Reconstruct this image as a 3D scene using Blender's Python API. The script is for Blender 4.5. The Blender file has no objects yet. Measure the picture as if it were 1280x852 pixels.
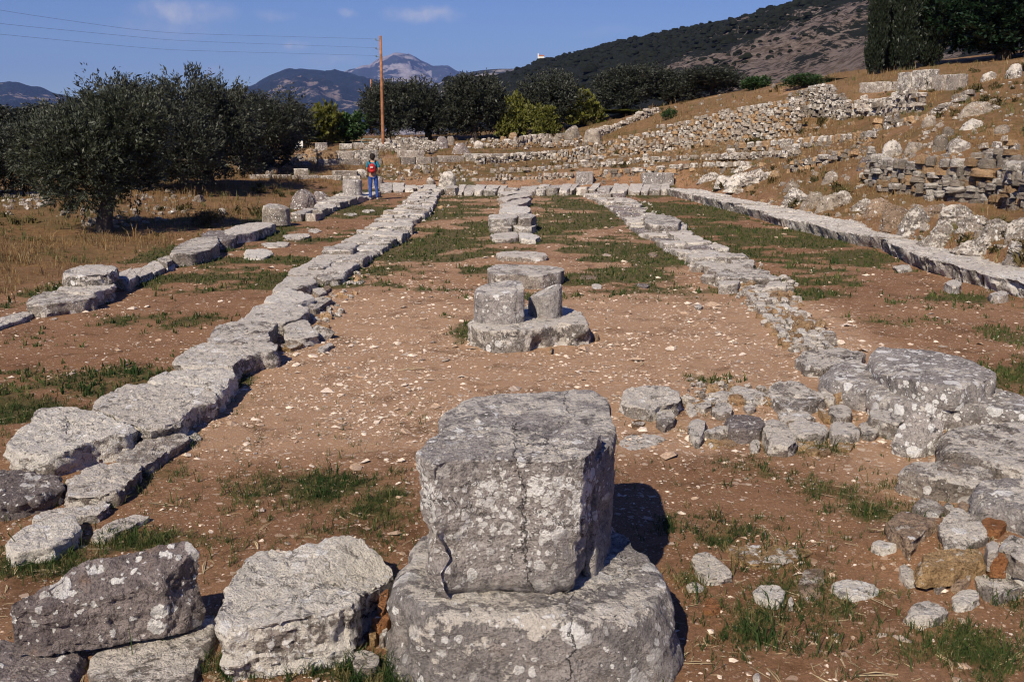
import bpy, math, random
import numpy as np
from mathutils import Vector, Matrix, Quaternion
random.seed(7); RNG = np.random.default_rng(7)
sc = bpy.context.scene
COL = sc.collection
R = math.radians

# ------------------------------------------------------------------ camera
EYE, PITCH, F = 2.37, R(11.54), 1244.0
cd = bpy.data.cameras.new('camera'); cam = bpy.data.objects.new('camera', cd); COL.objects.link(cam)
cam.location = (0, 0, EYE); cam.rotation_euler = (R(90) - PITCH, 0, 0)
cd.sensor_width = 36; cd.lens = F / 1280 * 36; cd.clip_start = .1; cd.clip_end = 40000
sc.camera = cam
# ------------------------------------------------------------------ exposure, render
sc.view_settings.view_transform = 'Standard'; sc.view_settings.look = 'None'
sc.view_settings.exposure = 0.28; sc.view_settings.gamma = 1.0
sc.render.engine = 'CYCLES'
sc.cycles.use_denoising = True; sc.cycles.filter_width = 1.15
sc.cycles.max_bounces = 5; sc.cycles.diffuse_bounces = 2; sc.cycles.volume_bounces = 0; sc.cycles.transparent_max_bounces = 6
# ------------------------------------------------------------------ sun and sky
SUN_EL, SUN_TH = R(40), R(25)
sd = bpy.data.lights.new('sun', 'SUN'); sun = bpy.data.objects.new('sun', sd); COL.objects.link(sun)
sd.energy = 5.0; sd.angle = R(.53); sd.color = (1.0, .90, .745)
trav = Vector((math.sin(SUN_TH) * math.cos(SUN_EL), math.cos(SUN_TH) * math.cos(SUN_EL), -math.sin(SUN_EL)))
sun.rotation_euler = trav.to_track_quat('-Z', 'Y').to_euler()


def px_dir(px, py):
    dx, dy = (px - 640) / F, (py - 426) / F
    c, s = math.cos(PITCH), math.sin(PITCH)
    return np.array([dx, c - s * dy, -s - c * dy])


def W(px, py, z=0.0):
    d = px_dir(px, py); t = (z - EYE) / d[2]
    return np.array([d[0] * t, d[1] * t, z])


def WD(px, py, D):
    d = px_dir(px, py); t = D / d[1]
    return np.array([d[0] * t, D, EYE + d[2] * t])


class N:
    """small node-tree helper"""
    def __init__(s, nt): s.nt = nt; nt.nodes.clear()
    def n(s, t, ins=None, **kw):
        nd = s.nt.nodes.new(t)
        for k, v in kw.items(): setattr(nd, k, v)
        for k, v in (ins or {}).items():
            if hasattr(v, 'node'): s.nt.links.new(v, nd.inputs[k])
            else: nd.inputs[k].default_value = v
        return nd
    def math(s, op, a, b=0.0, c=None, clamp=False):
        nd = s.n('ShaderNodeMath', {0: a, 1: b}, operation=op, use_clamp=clamp)
        if c is not None:
            if hasattr(c, 'node'): s.nt.links.new(c, nd.inputs[2])
            else: nd.inputs[2].default_value = c
        return nd.outputs[0]
    def vmath(s, op, a, b=None):
        ins = {0: a}
        if b is not None: ins[1] = b
        return s.n('ShaderNodeVectorMath', ins, operation=op)
    def noise(s, vec, scale, detail=6, rough=.6, out='Fac', dist=0):
        return s.n('ShaderNodeTexNoise', {'Vector': vec, 'Scale': scale, 'Detail': detail, 'Roughness': rough, 'Distortion': dist}).outputs[out]
    def vor(s, vec, scale, feat='F1', rand=1.0):
        return s.n('ShaderNodeTexVoronoi', {'Vector': vec, 'Scale': scale, 'Randomness': rand}, feature=feat)
    def ss(s, v, a, b, x=0.0, y=1.0):
        return s.n('ShaderNodeMapRange', {0: v, 1: a, 2: b, 3: x, 4: y}, interpolation_type='SMOOTHSTEP').outputs[0]
    def mix(s, f, a, b, mode='MIX'):
        nd = s.nt.nodes.new('ShaderNodeMix'); nd.data_type = 'RGBA'; nd.blend_type = mode
        for i, v in ((0, f), (6, a), (7, b)):
            if hasattr(v, 'node'): s.nt.links.new(v, nd.inputs[i])
            elif i == 0: nd.inputs[0].default_value = v
            else: nd.inputs[i].default_value = (*v, 1) if len(v) == 3 else v
        return nd.outputs[2]


world = bpy.data.worlds.new('World'); sc.world = world; world.use_nodes = True
w = N(world.node_tree)
sky = w.n('ShaderNodeTexSky', sky_type='NISHITA', sun_disc=False, sun_elevation=SUN_EL, sun_rotation=R(180) + SUN_TH,
          altitude=300, air_density=1.0, dust_density=.1, ozone_density=5.0)
skyc = w.n('ShaderNodeHueSaturation', {'Hue': .526, 'Saturation': 1.2, 'Value': 1.45, 'Color': sky.outputs[0]}).outputs[0]
gen = w.n('ShaderNodeTexCoord').outputs['Generated']
warp = w.noise(gen, 26, 6, .65, 'Color')
wv = w.vmath('ADD', gen, w.vmath('MULTIPLY', w.vmath('SUBTRACT', warp, (.5, .5, .5)).outputs[0], (.035, .035, .02)).outputs[0]).outputs[0]
cloud = None
for (cx, cy, rx, ry, a) in [(228, 16, 62, 17, .62), (528, 18, 50, 11, .6), (372, 56, 15, 7, .62), (264, 88, 12, 8, .4), (434, 18, 12, 6, .35), (205, 36, 70, 16, .3), (345, 18, 26, 8, .25), (415, 76, 40, 8, .28), (760, 40, 60, 9, .08)]:
    d = Vector(px_dir(cx, cy)).normalized()
    df = w.vmath('SUBTRACT', wv, tuple(d)).outputs[0]
    sp = w.vmath('MULTIPLY', df, (F / rx, F / rx * .6, F / ry)).outputs[0]
    ln = w.vmath('LENGTH', sp).outputs[1]
    m = w.ss(ln, 1.15, .0, 0, a)
    cloud = m if cloud is None else w.math('MAXIMUM', cloud, m)
cl = w.math('MULTIPLY', cloud, w.ss(w.noise(gen, 60, 6, .6), .3, .7, .35, 1.25))
skyc = w.mix(cl, skyc, (12.5, 12.0, 12.4))
bg = w.n('ShaderNodeBackground', {'Color': skyc, 'Strength': .05})
w.nt.links.new(bg.outputs[0], w.n('ShaderNodeOutputWorld').inputs[0])


# ------------------------------------------------------------------ numpy noise
def _hash(ix, iy, iz, seed):
    n = (ix * 374761393 + iy * 668265263 + iz * 1274126177 + seed * 974634777) & 0xffffffff
    n = ((n ^ (n >> 13)) * 1274126177) & 0xffffffff
    n = ((n ^ (n >> 16)) * 2246822519) & 0xffffffff
    n ^= n >> 15
    return (n & 0xffff) / 65535.0


def vnoise(p, seed=0):
    p = np.asarray(p, float); i = np.floor(p).astype(np.int64); f = p - i; f = f * f * (3 - 2 * f)
    r = 0
    for dx in (0, 1):
        wx = f[:, 0] if dx else 1 - f[:, 0]
        for dy in (0, 1):
            wy = f[:, 1] if dy else 1 - f[:, 1]
            for dz in (0, 1):
                wz = f[:, 2] if dz else 1 - f[:, 2]
                r = r + wx * wy * wz * _hash(i[:, 0] + dx, i[:, 1] + dy, i[:, 2] + dz, seed)
    return r


def fbm(p, octv=4, seed=0, gain=.5):
    p = np.asarray(p, float); a, t, r = 1.0, 0.0, 0
    for k in range(octv):
        r = r + a * (vnoise(p * (2.03 ** k) + 17.3 * k, seed + k) - .5) * 2; t += a; a *= gain
    return r / t


def fbm2(x, y, octv=4, seed=0, gain=.5):
    x = np.asarray(x, float); sh = x.shape
    return fbm(np.stack([x.ravel(), np.asarray(y, float).ravel(), np.full(x.size, .37)], 1), octv, seed, gain).reshape(sh)


def sstep(a, b, x):
    t = np.clip((x - a) / (b - a), 0, 1); return t * t * (3 - 2 * t)


# ------------------------------------------------------------------ terrain height
CP = []
for y in (0, 4, 8, 12, 16, 20, 24, 28, 32, 36, 40, 44, 47):
    for x in (-7.3, -3.5, 0, 3.5, 7.2): CP.append((x, y, 0))
for (px, py, D) in [
    (1280, 318, 15), (1200, 285, 19), (1100, 262, 23), (1270, 268, 22), (1180, 262, 25), (1250, 160, 31), (1180, 175, 31), (1250, 100, 45), (1250, 82, 50),
    (1120, 112, 50), (1120, 94, 56), (1190, 88, 55), (1000, 166, 49), (1000, 122, 54), (1060, 118, 52), (1080, 160, 40), (1000, 205, 40), (1000, 237, 33), (900, 227, 41),
    (900, 196, 50), (900, 164, 58), (900, 128, 66), (960, 112, 66), (800, 217, 48), (800, 192, 56), (800, 170, 65), (800, 142, 74), (860, 135, 72),
    (720, 215, 50), (720, 192, 60), (720, 176, 69), (720, 158, 78), (600, 222, 50), (600, 202, 58), (600, 182, 68), (600, 174, 76),
    (450, 225, 48), (450, 204, 55), (450, 184, 66), (450, 176, 74), (350, 224, 48), (300, 232, 42), (250, 262, 31), (140, 291, 24.5), (330, 196, 60),
    (0, 320, 19), (0, 385, 13.5), (100, 250, 33), (0, 240, 36), (150, 222, 46), (0, 215, 48), (200, 196, 62), (0, 190, 66), (1400, 300, 16), (1400, 160, 30), (1400, 70, 50),
    (1400, 380, 11), (-200, 350, 15), (-200, 240, 36)]:
    CP.append(tuple(WD(px, py, D)))
CP = np.array(CP)


def _U(r2): return np.where(r2 > 1e-9, .5 * r2 * np.log(r2 + 1e-12), 0)


_n = len(CP); _s = 20.0
_X = CP[:, :2] / _s
_K = _U(((_X[:, None] - _X[None]) ** 2).sum(-1)) + np.eye(_n) * .012
_P = np.c_[np.ones(_n), _X]
_A = np.block([[_K, _P], [_P.T, np.zeros((3, 3))]])
_sol = np.linalg.solve(_A, np.r_[CP[:, 2], 0, 0, 0])
GX = np.arange(-46, 46.1, .5); GY = np.arange(-2, 88.1, .5)
_gx, _gy = np.meshgrid(GX, GY, indexing='ij')
_q = np.stack([_gx.ravel(), _gy.ravel()], 1) / _s
GZ = (_U(((_q[:, None] - _X[None]) ** 2).sum(-1)) @ _sol[:_n] + _sol[_n] + _q @ _sol[_n + 1:]).reshape(_gx.shape)


PILE = W(1205, 668, .12)


def H(x, y):
    x = np.asarray(x, float); y = np.asarray(y, float)
    u = np.clip((x + 46) / .5, 0, len(GX) - 1.001); v = np.clip((y + 2) / .5, 0, len(GY) - 1.001)
    i = u.astype(int); j = v.astype(int); fu, fv = u - i, v - j
    z = (GZ[i, j] * (1 - fu) + GZ[i + 1, j] * fu) * (1 - fv) + (GZ[i, j + 1] * (1 - fu) + GZ[i + 1, j + 1] * fu) * fv
    mound = .13 * np.exp(-(((x - PILE[0]) / .55) ** 2 + ((y - PILE[1]) / .40) ** 2) ** 2)
    stoa = sstep(8.9, 7.9, np.abs(x)) * sstep(49.5, 47, y)
    z = z * (1 - stoa) + mound
    out = 1 - stoa
    z = z + fbm2(x * .5, y * .5, 4, 3) * (.035 + .16 * out) + fbm2(x * 3, y * 3, 3, 5) * .012
    dr = np.hypot(np.maximum(0, np.abs(x) - 46) * .6, np.maximum(0, y - 84)) + np.maximum(0, -y - 5)
    right = sstep(5, 40, x)
    drop = -62 * (1 - np.exp(-dr / 260.)) * (1 - right * .9)
    return z + drop + fbm2(x * .004, y * .004, 4, 9) * np.minimum(dr * .03, 16) * (1 - right)


def T(px, py):
    """ground point seen at a picture position"""
    d = px_dir(px, py); t = np.concatenate([np.arange(2.5, 60, .05), np.arange(60, 110, .1)])
    x, y, z = d[0] * t, d[1] * t, EYE + d[2] * t
    below = z < H(x, y)
    k = int(np.argmax(below)) if below.any() else len(t) - 1
    return np.array([x[k], y[k], float(H(x[k:k + 1], y[k:k + 1])[0])])


# ------------------------------------------------------------------ mesh / object helpers
def mk_mesh(name, V, Fs, mat=None, smooth=True, sharp=None):
    V = np.asarray(V, np.float32); me = bpy.data.meshes.new(name)
    if isinstance(Fs, np.ndarray): Fs = [Fs]
    tot = sum(f.size for f in Fs); nf = sum(len(f) for f in Fs)
    me.vertices.add(len(V)); me.vertices.foreach_set('co', V.ravel())
    me.loops.add(tot); me.loops.foreach_set('vertex_index', np.concatenate([f.ravel() for f in Fs]).astype(np.int32))
    me.polygons.add(nf)
    lens = np.concatenate([np.full(len(f), f.shape[1]) for f in Fs]); st = np.r_[0, np.cumsum(lens)[:-1]]
    me.polygons.foreach_set('loop_start', st.astype(np.int32))
    me.update(calc_edges=True)
    me.polygons.foreach_set('use_smooth', np.full(nf, smooth))
    me.validate()
    if sharp: me.set_sharp_from_angle(angle=R(sharp))
    if mat: me.materials.append(mat)
    return me


def link(name, me, parent=None, loc=None, label=None, cat=None, group=None, kind=None):
    o = bpy.data.objects.new(name, me); COL.objects.link(o)
    if loc is not None: o.location = tuple(float(v) for v in loc)
    if parent:
        o.parent = parent
        if loc is not None: o.location = Vector([float(v) for v in loc]) - parent.location
        else: o.location = -parent.location
    for k, v in (('label', label), ('category', cat), ('group', group), ('kind', kind)):
        if v: o[k] = v
    return o


def empty(name, loc, label, cat, group=None):
    return link(name, None, None, loc, label, cat, group)


# ------------------------------------------------------------------ materials
def mat(name, build):
    m = bpy.data.materials.new(name); m.use_nodes = True; g = N(m.node_tree)
    out = g.n('ShaderNodeOutputMaterial'); bs = g.n('ShaderNodeBsdfPrincipled', {'Roughness': .9, 'Specular IOR Level': .2})
    g.nt.links.new(bs.outputs[0], out.inputs[0]); build(g, bs); return m


def flat(name, c, rough=.8, var=.15, scale=30):
    def b(g, bs):
        co = g.n('ShaderNodeTexCoord').outputs['Object']
        nz = g.noise(co, scale, 5)
        col = g.mix(g.ss(nz, .3, .7), tuple(x * (1 - var) for x in c), tuple(min(1, x * (1 + var)) for x in c))
        g.nt.links.new(col, bs.inputs['Base Color']); bs.inputs['Roughness'].default_value = rough
    return mat(name, b)


def stone_mat(name, dark=(.10, .095, .10), light=(.34, .31, .295), crust=.5, spots=.5, ochre=.2, crustcol=(.74, .69, .64), sscale=9.0, strata=0.0, vary=.35, band=None, crack=0.0, even=0.0, vcrack=None):
    dark = (dark[0] * 1.08, dark[1] * 1.04, dark[2] * .97); light = (light[0] * 1.16, light[1] * 1.10, light[2] * 1.01); crustcol = (crustcol[0] * 1.03, crustcol[1], crustcol[2] * .93)

    def b(g, bs):
        co = g.n('ShaderNodeTexCoord').outputs['Object']
        rnd = g.n('ShaderNodeObjectInfo').outputs['Random']
        off = g.n('ShaderNodeCombineXYZ', {0: g.math('MULTIPLY', rnd, 37.0), 1: g.math('MULTIPLY', rnd, 91.0), 2: g.math('MULTIPLY', rnd, 13.0)}).outputs[0]
        P = g.vmath('ADD', co, off).outputs[0]
        wq = g.vmath('MULTIPLY', g.vmath('SUBTRACT', g.noise(P, 14, 4, .6, 'Color'), (.5, .5, .5)).outputs[0], (.06, .06, .06)).outputs[0]
        Q = g.vmath('ADD', P, wq).outputs[0]
        big = g.noise(P, 2.2, 7, .62); mid = g.noise(P, 11, 7, .7); fine = g.noise(P, 70, 4, .7)
        col = g.mix(g.ss(big, .32, .68), dark, light)
        col = g.mix(g.ss(mid, .3, .75, 0, .75), col, tuple(min(1, c * 1.35) for c in light))
        col = g.mix(g.ss(fine, .47, .7, 0, .7), col, tuple(c * .45 for c in dark))
        col = g.mix(g.ss(g.noise(P, 24, 6, .75), .5, .66, 0, .6), col, tuple(c * .45 for c in dark))
        col = g.mix(1.0, col, g.n('ShaderNodeCombineColor', {0: g.math('ADD', g.math('MULTIPLY', rnd, vary), 1 - vary / 2), 1: g.math('ADD', g.math('MULTIPLY', rnd, vary), 1 - vary / 2), 2: g.math('ADD', g.math('MULTIPLY', rnd, vary), 1 - vary / 2)}).outputs[0], 'MULTIPLY')
        oc = g.math('MULTIPLY', g.ss(g.noise(P, 4.5, 5, .6, dist=.4), .58, .72), ochre)
        col = g.mix(oc, col, (.36, .20, .10))
        nz = g.n('ShaderNodeSeparateXYZ', {0: g.n('ShaderNodeNewGeometry').outputs['Normal']}).outputs[2]
        up = g.ss(nz, -.2, .9, 0, .11)
        cr = g.math('ADD', g.math('ADD', g.math('MULTIPLY', g.noise(P, 4.2, 10, .72), .66), g.math('MULTIPLY', g.noise(P, 22, 6, .75), .34)), up)
        th = .74 - .28 * crust
        if band:
            zz = g.n('ShaderNodeSeparateXYZ', {0: co}).outputs[2]
            bnd = g.math('MULTIPLY', g.math('MULTIPLY', g.ss(zz, band[0] - .10, band[0] + .08), g.ss(zz, band[1] + .04, band[1] - .04)), g.ss(g.noise(P, 5, 4), .34, .56))
        crm = g.ss(cr, th, th + .035)
        col = g.mix(g.math('MULTIPLY', crm, .88), col, g.mix(g.ss(fine, .45, .7), crustcol, tuple(c * .78 for c in crustcol)))
        col = g.mix(g.ss(g.noise(P, 8.5, 8, .75, dist=.6), .56, .62, 0, .72), col, tuple(c * .62 for c in dark))
        col = g.mix(g.ss(g.noise(P, 33, 5, .8), .57, .66, 0, .6), col, tuple(c * .4 for c in dark))
        sp = None
        for (sc_, thr, rr) in ((sscale, 1 - .38 * spots, .36), (sscale * 2.3, 1 - .45 * spots, .36), (sscale * 5.2, 1 - .35 * spots, .33)):
            v = g.vor(Q, sc_)
            rc = g.n('ShaderNodeSeparateColor', {0: v.outputs['Color']})
            r_ = g.math('MULTIPLY', g.math('ADD', rc.outputs[1], .45), rr / 1.2)
            on = g.math('GREATER_THAN', rc.outputs[0], thr)
            m_ = g.math('MULTIPLY', g.ss(g.math('SUBTRACT', v.outputs['Distance'], r_), .03, -.02), on)
            sp = m_ if sp is None else g.math('MAXIMUM', sp, m_)
        if band:
            for sc_ in (17, 29):
                v = g.vor(Q, sc_); rc = g.n('ShaderNodeSeparateColor', {0: v.outputs['Color']}); D_ = v.outputs['Distance']
                r_ = g.math('ADD', g.math('MULTIPLY', rc.outputs[1], .25), .30); m_ = g.math('MULTIPLY', g.ss(g.math('SUBTRACT', D_, r_), .04, -.02), g.math('GREATER_THAN', bnd, g.math('MULTIPLY', rc.outputs[0], .72)))
                hol = g.math('MULTIPLY', g.ss(g.math('SUBTRACT', D_, g.math('MULTIPLY', r_, .6)), .02, -.04), g.math('GREATER_THAN', rc.outputs[2], .62)); m_ = g.math('MULTIPLY', m_, g.math('SUBTRACT', 1.0, g.math('MULTIPLY', hol, .8)))
                band_m = m_ if sc_ == 17 else g.math('MAXIMUM', band_m, m_)
        clus = g.math('MAXIMUM', g.ss(g.noise(P, 2.6, 3, .5), .38, .6), even)
        sp = g.math('MULTIPLY', sp, g.math('MAXIMUM', clus, g.math('MULTIPLY', g.ss(fine, .3, .5), .35)))
        if band: sp = g.math('MAXIMUM', sp, band_m)
        col = g.mix(sp, col, g.mix(g.ss(fine, .4, .68), (.93, .90, .85), (.74, .71, .67)))
        pits = g.math('MULTIPLY', g.ss(g.vor(Q, 55).outputs['Distance'], .22, .1), g.ss(mid, .5, .62))
        col = g.mix(g.math('MULTIPLY', pits, .75), col, (.03, .027, .025))
        w2 = g.vmath('ADD', P, g.vmath('MULTIPLY', g.noise(P, 3.5, 6, .7, 'Color'), (.45, .45, .45)).outputs[0]).outputs[0]
        cre = g.vor(w2, 1.9, 'DISTANCE_TO_EDGE').outputs['Distance']
        ck = g.math('MULTIPLY', g.math('MULTIPLY', g.ss(cre, .010, .003), g.ss(g.noise(P, 1.7, 2), .55 - .1 * crack, .62 - .1 * crack)), g.ss(mid, .35, .5))
        if vcrack is not None:
            sx = g.n('ShaderNodeSeparateXYZ', {0: co}); wob = g.math('ADD', g.math('MULTIPLY', g.math('SUBTRACT', g.noise(co, 5, 6, .7), .5), .22), g.math('MULTIPLY', sx.outputs[2], vcrack[1]))
            dd = g.math('ABSOLUTE', g.math('SUBTRACT', g.math('ADD', sx.outputs[0], wob), vcrack[0])); ck = g.math('MAXIMUM', ck, g.ss(dd, .0045, .001))
        col = g.mix(g.math('MULTIPLY', ck, .85), col, (.03, .025, .022))
        g.nt.links.new(col, bs.inputs['Base Color'])
        hgt = g.math('ADD', g.math('MULTIPLY', mid, 1.3), g.math('MULTIPLY', fine, .55))
        hgt = g.math('ADD', hgt, g.math('MULTIPLY', g.noise(P, 27, 5, .75), .7))
        hgt = g.math('ADD', hgt, g.math('MULTIPLY', g.noise(P, 190, 3, .7), .12))
        hgt = g.math('ADD', hgt, g.math('MULTIPLY', g.math('MAXIMUM', crm, sp), .16))
        hgt = g.math('SUBTRACT', hgt, g.math('ADD', g.math('MULTIPLY', ck, 1.3), g.math('MULTIPLY', pits, .5)))
        if strata:
            st = g.vmath('MULTIPLY', Q, (1.5, 1.5, 26)).outputs[0]
            hgt = g.math('ADD', hgt, g.math('MULTIPLY', g.noise(st, 1, 4, .6), strata))
        bmp = g.n('ShaderNodeBump', {'Strength': 1.0, 'Distance': .042, 'Height': hgt})
        g.nt.links.new(bmp.outputs[0], bs.inputs['Normal'])
        bs.inputs['Roughness'].default_value = .93
    return mat(name, b)


M = {}
M['hero'] = stone_mat('hero_stone', (.175, .165, .17), (.35, .33, .33), crust=.50, spots=1.4, ochre=.12, sscale=10, band=(.30, .58), crack=.4, vcrack=(.10, .12))
M['base'] = stone_mat('base_stone', (.19, .18, .185), (.37, .35, .35), crust=.56, spots=1.0, ochre=.12, sscale=7, crack=.2, vcrack=(.17, .0))
M['dark'] = stone_mat('dark_stone', (.12, .10, .105), (.26, .23, .23), crust=.32, spots=.9, ochre=.4, sscale=7, even=.6)
M['white'] = stone_mat('crusted_stone', (.13, .115, .105), (.38, .34, .32), crust=1.0, spots=1.2, ochre=.35, crustcol=(.82, .78, .73), sscale=10)
M['grey'] = stone_mat('grey_stone', (.115, .105, .10), (.33, .305, .285), crust=.84, spots=.9, ochre=.25)
M['plain'] = stone_mat('plain_stone', (.13, .115, .105), (.34, .305, .28), crust=.62, spots=.6, ochre=.3)
M['pale'] = stone_mat('pale_stone', (.16, .135, .12), (.44, .39, .35), crust=.78, spots=.3, ochre=.3, vary=.5)
M['spot'] = stone_mat('spotted_stone', (.20, .19, .19), (.38, .355, .35), crust=.42, spots=1.5, ochre=.1, sscale=6.5, even=1.0)
M['brown'] = stone_mat('brown_stone', (.17, .12, .085), (.34, .26, .20), crust=.35, spots=.2, ochre=.5)
M['ochre'] = stone_mat('ochre_stone', (.26, .16, .07), (.46, .33, .19), crust=.35, spots=.3, ochre=.4)
M['rust'] = stone_mat('rust_stone', (.26, .11, .045), (.42, .21, .10), crust=.12, spots=.1, ochre=.2)
M['far'] = stone_mat('far_stone', (.13, .11, .095), (.34, .30, .26), crust=.38, spots=.25, ochre=.45, vary=.7)
M['farwarm'] = stone_mat('far_warm_stone', (.20, .12, .065), (.44, .31, .19), crust=.3, spots=.2, ochre=.5, vary=.6)


# ------------------------------------------------------------------ stones
def slab_mesh(name, top, zb, seed, m=None, r=.03, amp=.02, Mn=60, Kt=7, Ks=6, cuts=5, taper=0.0, rough=.05, chaikin=1, ratio=.18, cutd=(.02, .09), dome=0.0, fr=1.0, rb=0.0):
    """stone from a top outline (world points) down to zb; returns mesh and origin"""
    P = np.array(top, float); rg = np.random.default_rng(seed)
    for _ in range(chaikin):
        Pn = np.roll(P, -1, 0); P = np.stack([P * (1 - ratio) + Pn * ratio, P * ratio + Pn * (1 - ratio)], 1).reshape(-1, 3)
    seg = np.linalg.norm(np.roll(P, -1, 0)[:, :2] - P[:, :2], axis=1); cum = np.r_[0, np.cumsum(seg)]
    s = np.linspace(0, cum[-1], Mn, endpoint=False); Pc = np.vstack([P, P[:1]])
    B = np.stack([np.interp(s, cum, Pc[:, k]) for k in range(3)], 1)
    c = B.mean(0); c[2] = B[:, 2].mean()
    rad = B - c; rl = np.linalg.norm(rad[:, :2], axis=1) + 1e-6; mr = rl.mean()
    dirs = np.c_[rad[:, :2] / rl[:, None], np.zeros(Mn)]
    # horizontal outward normal of the outline
    tg = np.roll(B, -1, 0) - np.roll(B, 1, 0); nrm = np.c_[tg[:, 1], -tg[:, 0], np.zeros(Mn)]; nrm /= (np.linalg.norm(nrm, axis=1)[:, None] + 1e-9)
    sg = np.sign((nrm * dirs).sum(1)); nrm *= np.where(sg == 0, 1, sg)[:, None]
    h = max(c[2] - zb, .02); r = min(r, h * .45, mr * .35)
    V = []; Nn = []
    inner = np.maximum(1 - r / rl, .3)[:, None]
    for k in range(1, Kt + 1):
        t = (k / Kt) ** .85
        p = c + rad * (inner * t); p[:, 2] = c[2] + rad[:, 2] * t + dome * (1 - t * t)
        V.append(p); Nn.append(np.tile([0, 0, 1.0], (Mn, 1)))
    edge = V[-1]
    for a in (R(30), R(60), R(90)):
        p = edge + (B - edge) * math.sin(a); p[:, 2] = B[:, 2] - r * (1 - math.cos(a))
        V.append(p); Nn.append(dirs * math.sin(a) * .8 + nrm * math.sin(a) * .2 + np.array([0, 0, math.cos(a)]))
    z0 = B[:, 2] - r
    for k in range(1, Ks + 1):
        t = k / Ks; p = B + nrm * (taper * t * h - rb * max(0, (z0.mean() * (1 - t) + zb * t < zb + rb * 1.6) * (1 - (z0.mean() * (1 - t) - zb * (1 - t)) / (rb * 1.6 + 1e-9))) ** 2); p[:, 2] = z0 * (1 - t) + zb * t
        V.append(p); Nn.append(nrm.copy())
    nr = len(V); V = np.vstack([c + [0, 0, dome]] + V + [np.array([c[0], c[1], zb])]); Nn = np.vstack([[0, 0, 1.0]] + Nn + [[0, 0, -1.0]])
    so = seed * 3.71
    wl = np.r_[0, np.ones(nr * Mn), 0]
    hn = np.c_[Nn[:, :2], np.zeros(len(Nn))]; side = np.linalg.norm(hn, axis=1)
    lf = fbm(V * (1.6 / mr) * np.array([1, 1, .35]) + so, 3, seed) * rough * mr * 1.6
    q = V * (5.5 * fr / max(.35, mr ** .5)) + so
    V = V + Nn * (amp * .75 * fbm(q * .55, 2, seed + 5) * (.5 + .8 * side) * wl)[:, None] + hn * ((lf - np.maximum(fbm(V * (3.2 / max(mr, .12) ** .6) + so * 2, 3, seed + 31, .6) - .12, 0) * mr * .22) * wl)[:, None]
    # planar fractures
    o = np.array([c[0], c[1], (c[2] + zb) / 2]); ext = V - o
    for k in range(cuts * 2 + 3):
        th = rg.uniform(0, 2 * math.pi); el = R(rg.uniform(2, 68)); n = np.array([math.cos(th) * math.cos(el), math.sin(th) * math.cos(el), math.sin(el)])
        d = ext @ n; mx = d.max(); dep = rg.uniform(*cutd) * (1 if k < cuts else .45); lim = mx - dep * mr; over = np.maximum(d - lim, 0); ext -= np.outer(over, n) * .97
    V = o + ext
    st = np.round(vnoise(np.c_[V[:, 0] * 1.5, V[:, 1] * 1.5, V[:, 2] * 22] + so, seed + 2) * 3) / 3 - .5
    chip_ = np.clip(.42 - np.abs(fbm(q * 1.5 + 9, 3, seed + 9, .6)) * 2.6, 0, 1)
    disp = amp * (fbm(q * 1.9, 4, seed + 6, .62) * .8 - chip_ * .9 + st * .7 * side)
    V = V + Nn * (disp * wl)[:, None]
    org = np.array([c[0], c[1], zb])
    idx = 1 + np.arange(nr * Mn).reshape(nr, Mn); nx = np.roll(idx, -1, 1)
    quads = np.stack([idx[:-1], idx[1:], nx[1:], nx[:-1]], -1).reshape(-1, 4)
    t0 = np.stack([np.zeros(Mn, int), idx[0], nx[0]], 1); t1 = np.stack([np.full(Mn, len(V) - 1), nx[-1], idx[-1]], 1)
    # orient outwards
    a2 = (B[:, 0] * np.roll(B[:, 1], -1) - np.roll(B[:, 0], -1) * B[:, 1]).sum()
    if a2 < 0: quads = quads[:, ::-1]; t0 = t0[:, ::-1]; t1 = t1[:, ::-1]
    return mk_mesh(name, V - org, [np.ascontiguousarray(quads), np.ascontiguousarray(np.vstack([t0, t1]))], m, True, 38), org


_seed = [100]


def S(pts, z, zb, m='grey', name='stone', parent=None, label=None, cat=None, group=None, res=1.0, **kw):
    """a stone whose top outline is given by picture positions on the plane z (or (px,py,z) points)"""
    _seed[0] += 1
    P = [W(p[0], p[1], p[2] if len(p) > 2 else z) for p in pts]
    if parent is not None:
        cc = np.mean(P, 0); P = [q + np.r_[(q - cc)[:2] / (np.linalg.norm((q - cc)[:2]) + 1e-6) * .018, 0] for q in P]; kw.setdefault('ratio', .1); kw.setdefault('rough', .025); kw.setdefault('cutd', (.01, .06))
    xs = [p[0] for p in pts]; ys = [p[1] for p in pts]
    per = 2 * ((max(xs) - min(xs)) + (max(ys) - min(ys)))
    Mn = int(np.clip(per / 3.2 * res, 18, 220))
    cz = np.mean([p[2] for p in P]); D = np.mean([p[1] for p in P])
    hp = (cz - zb) * F / D
    kw.setdefault('Kt', int(np.clip(Mn / 7, 3, 22))); kw.setdefault('Ks', int(np.clip(hp / 4 * res, 3, 26)))
    w_ = np.ptp([p[0] for p in P]) + np.ptp([p[1] for p in P])
    kw.setdefault('r', float(np.clip(w_ * .018, .007, .03))); kw.setdefault('amp', float(np.clip(w_ * .024, .006, .035)))
    me, org = slab_mesh(name, P, zb, kw.pop('seed', _seed[0]), M[m], Mn=Mn, **kw)
    return link(name, me, parent, org, label, cat, group)

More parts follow.
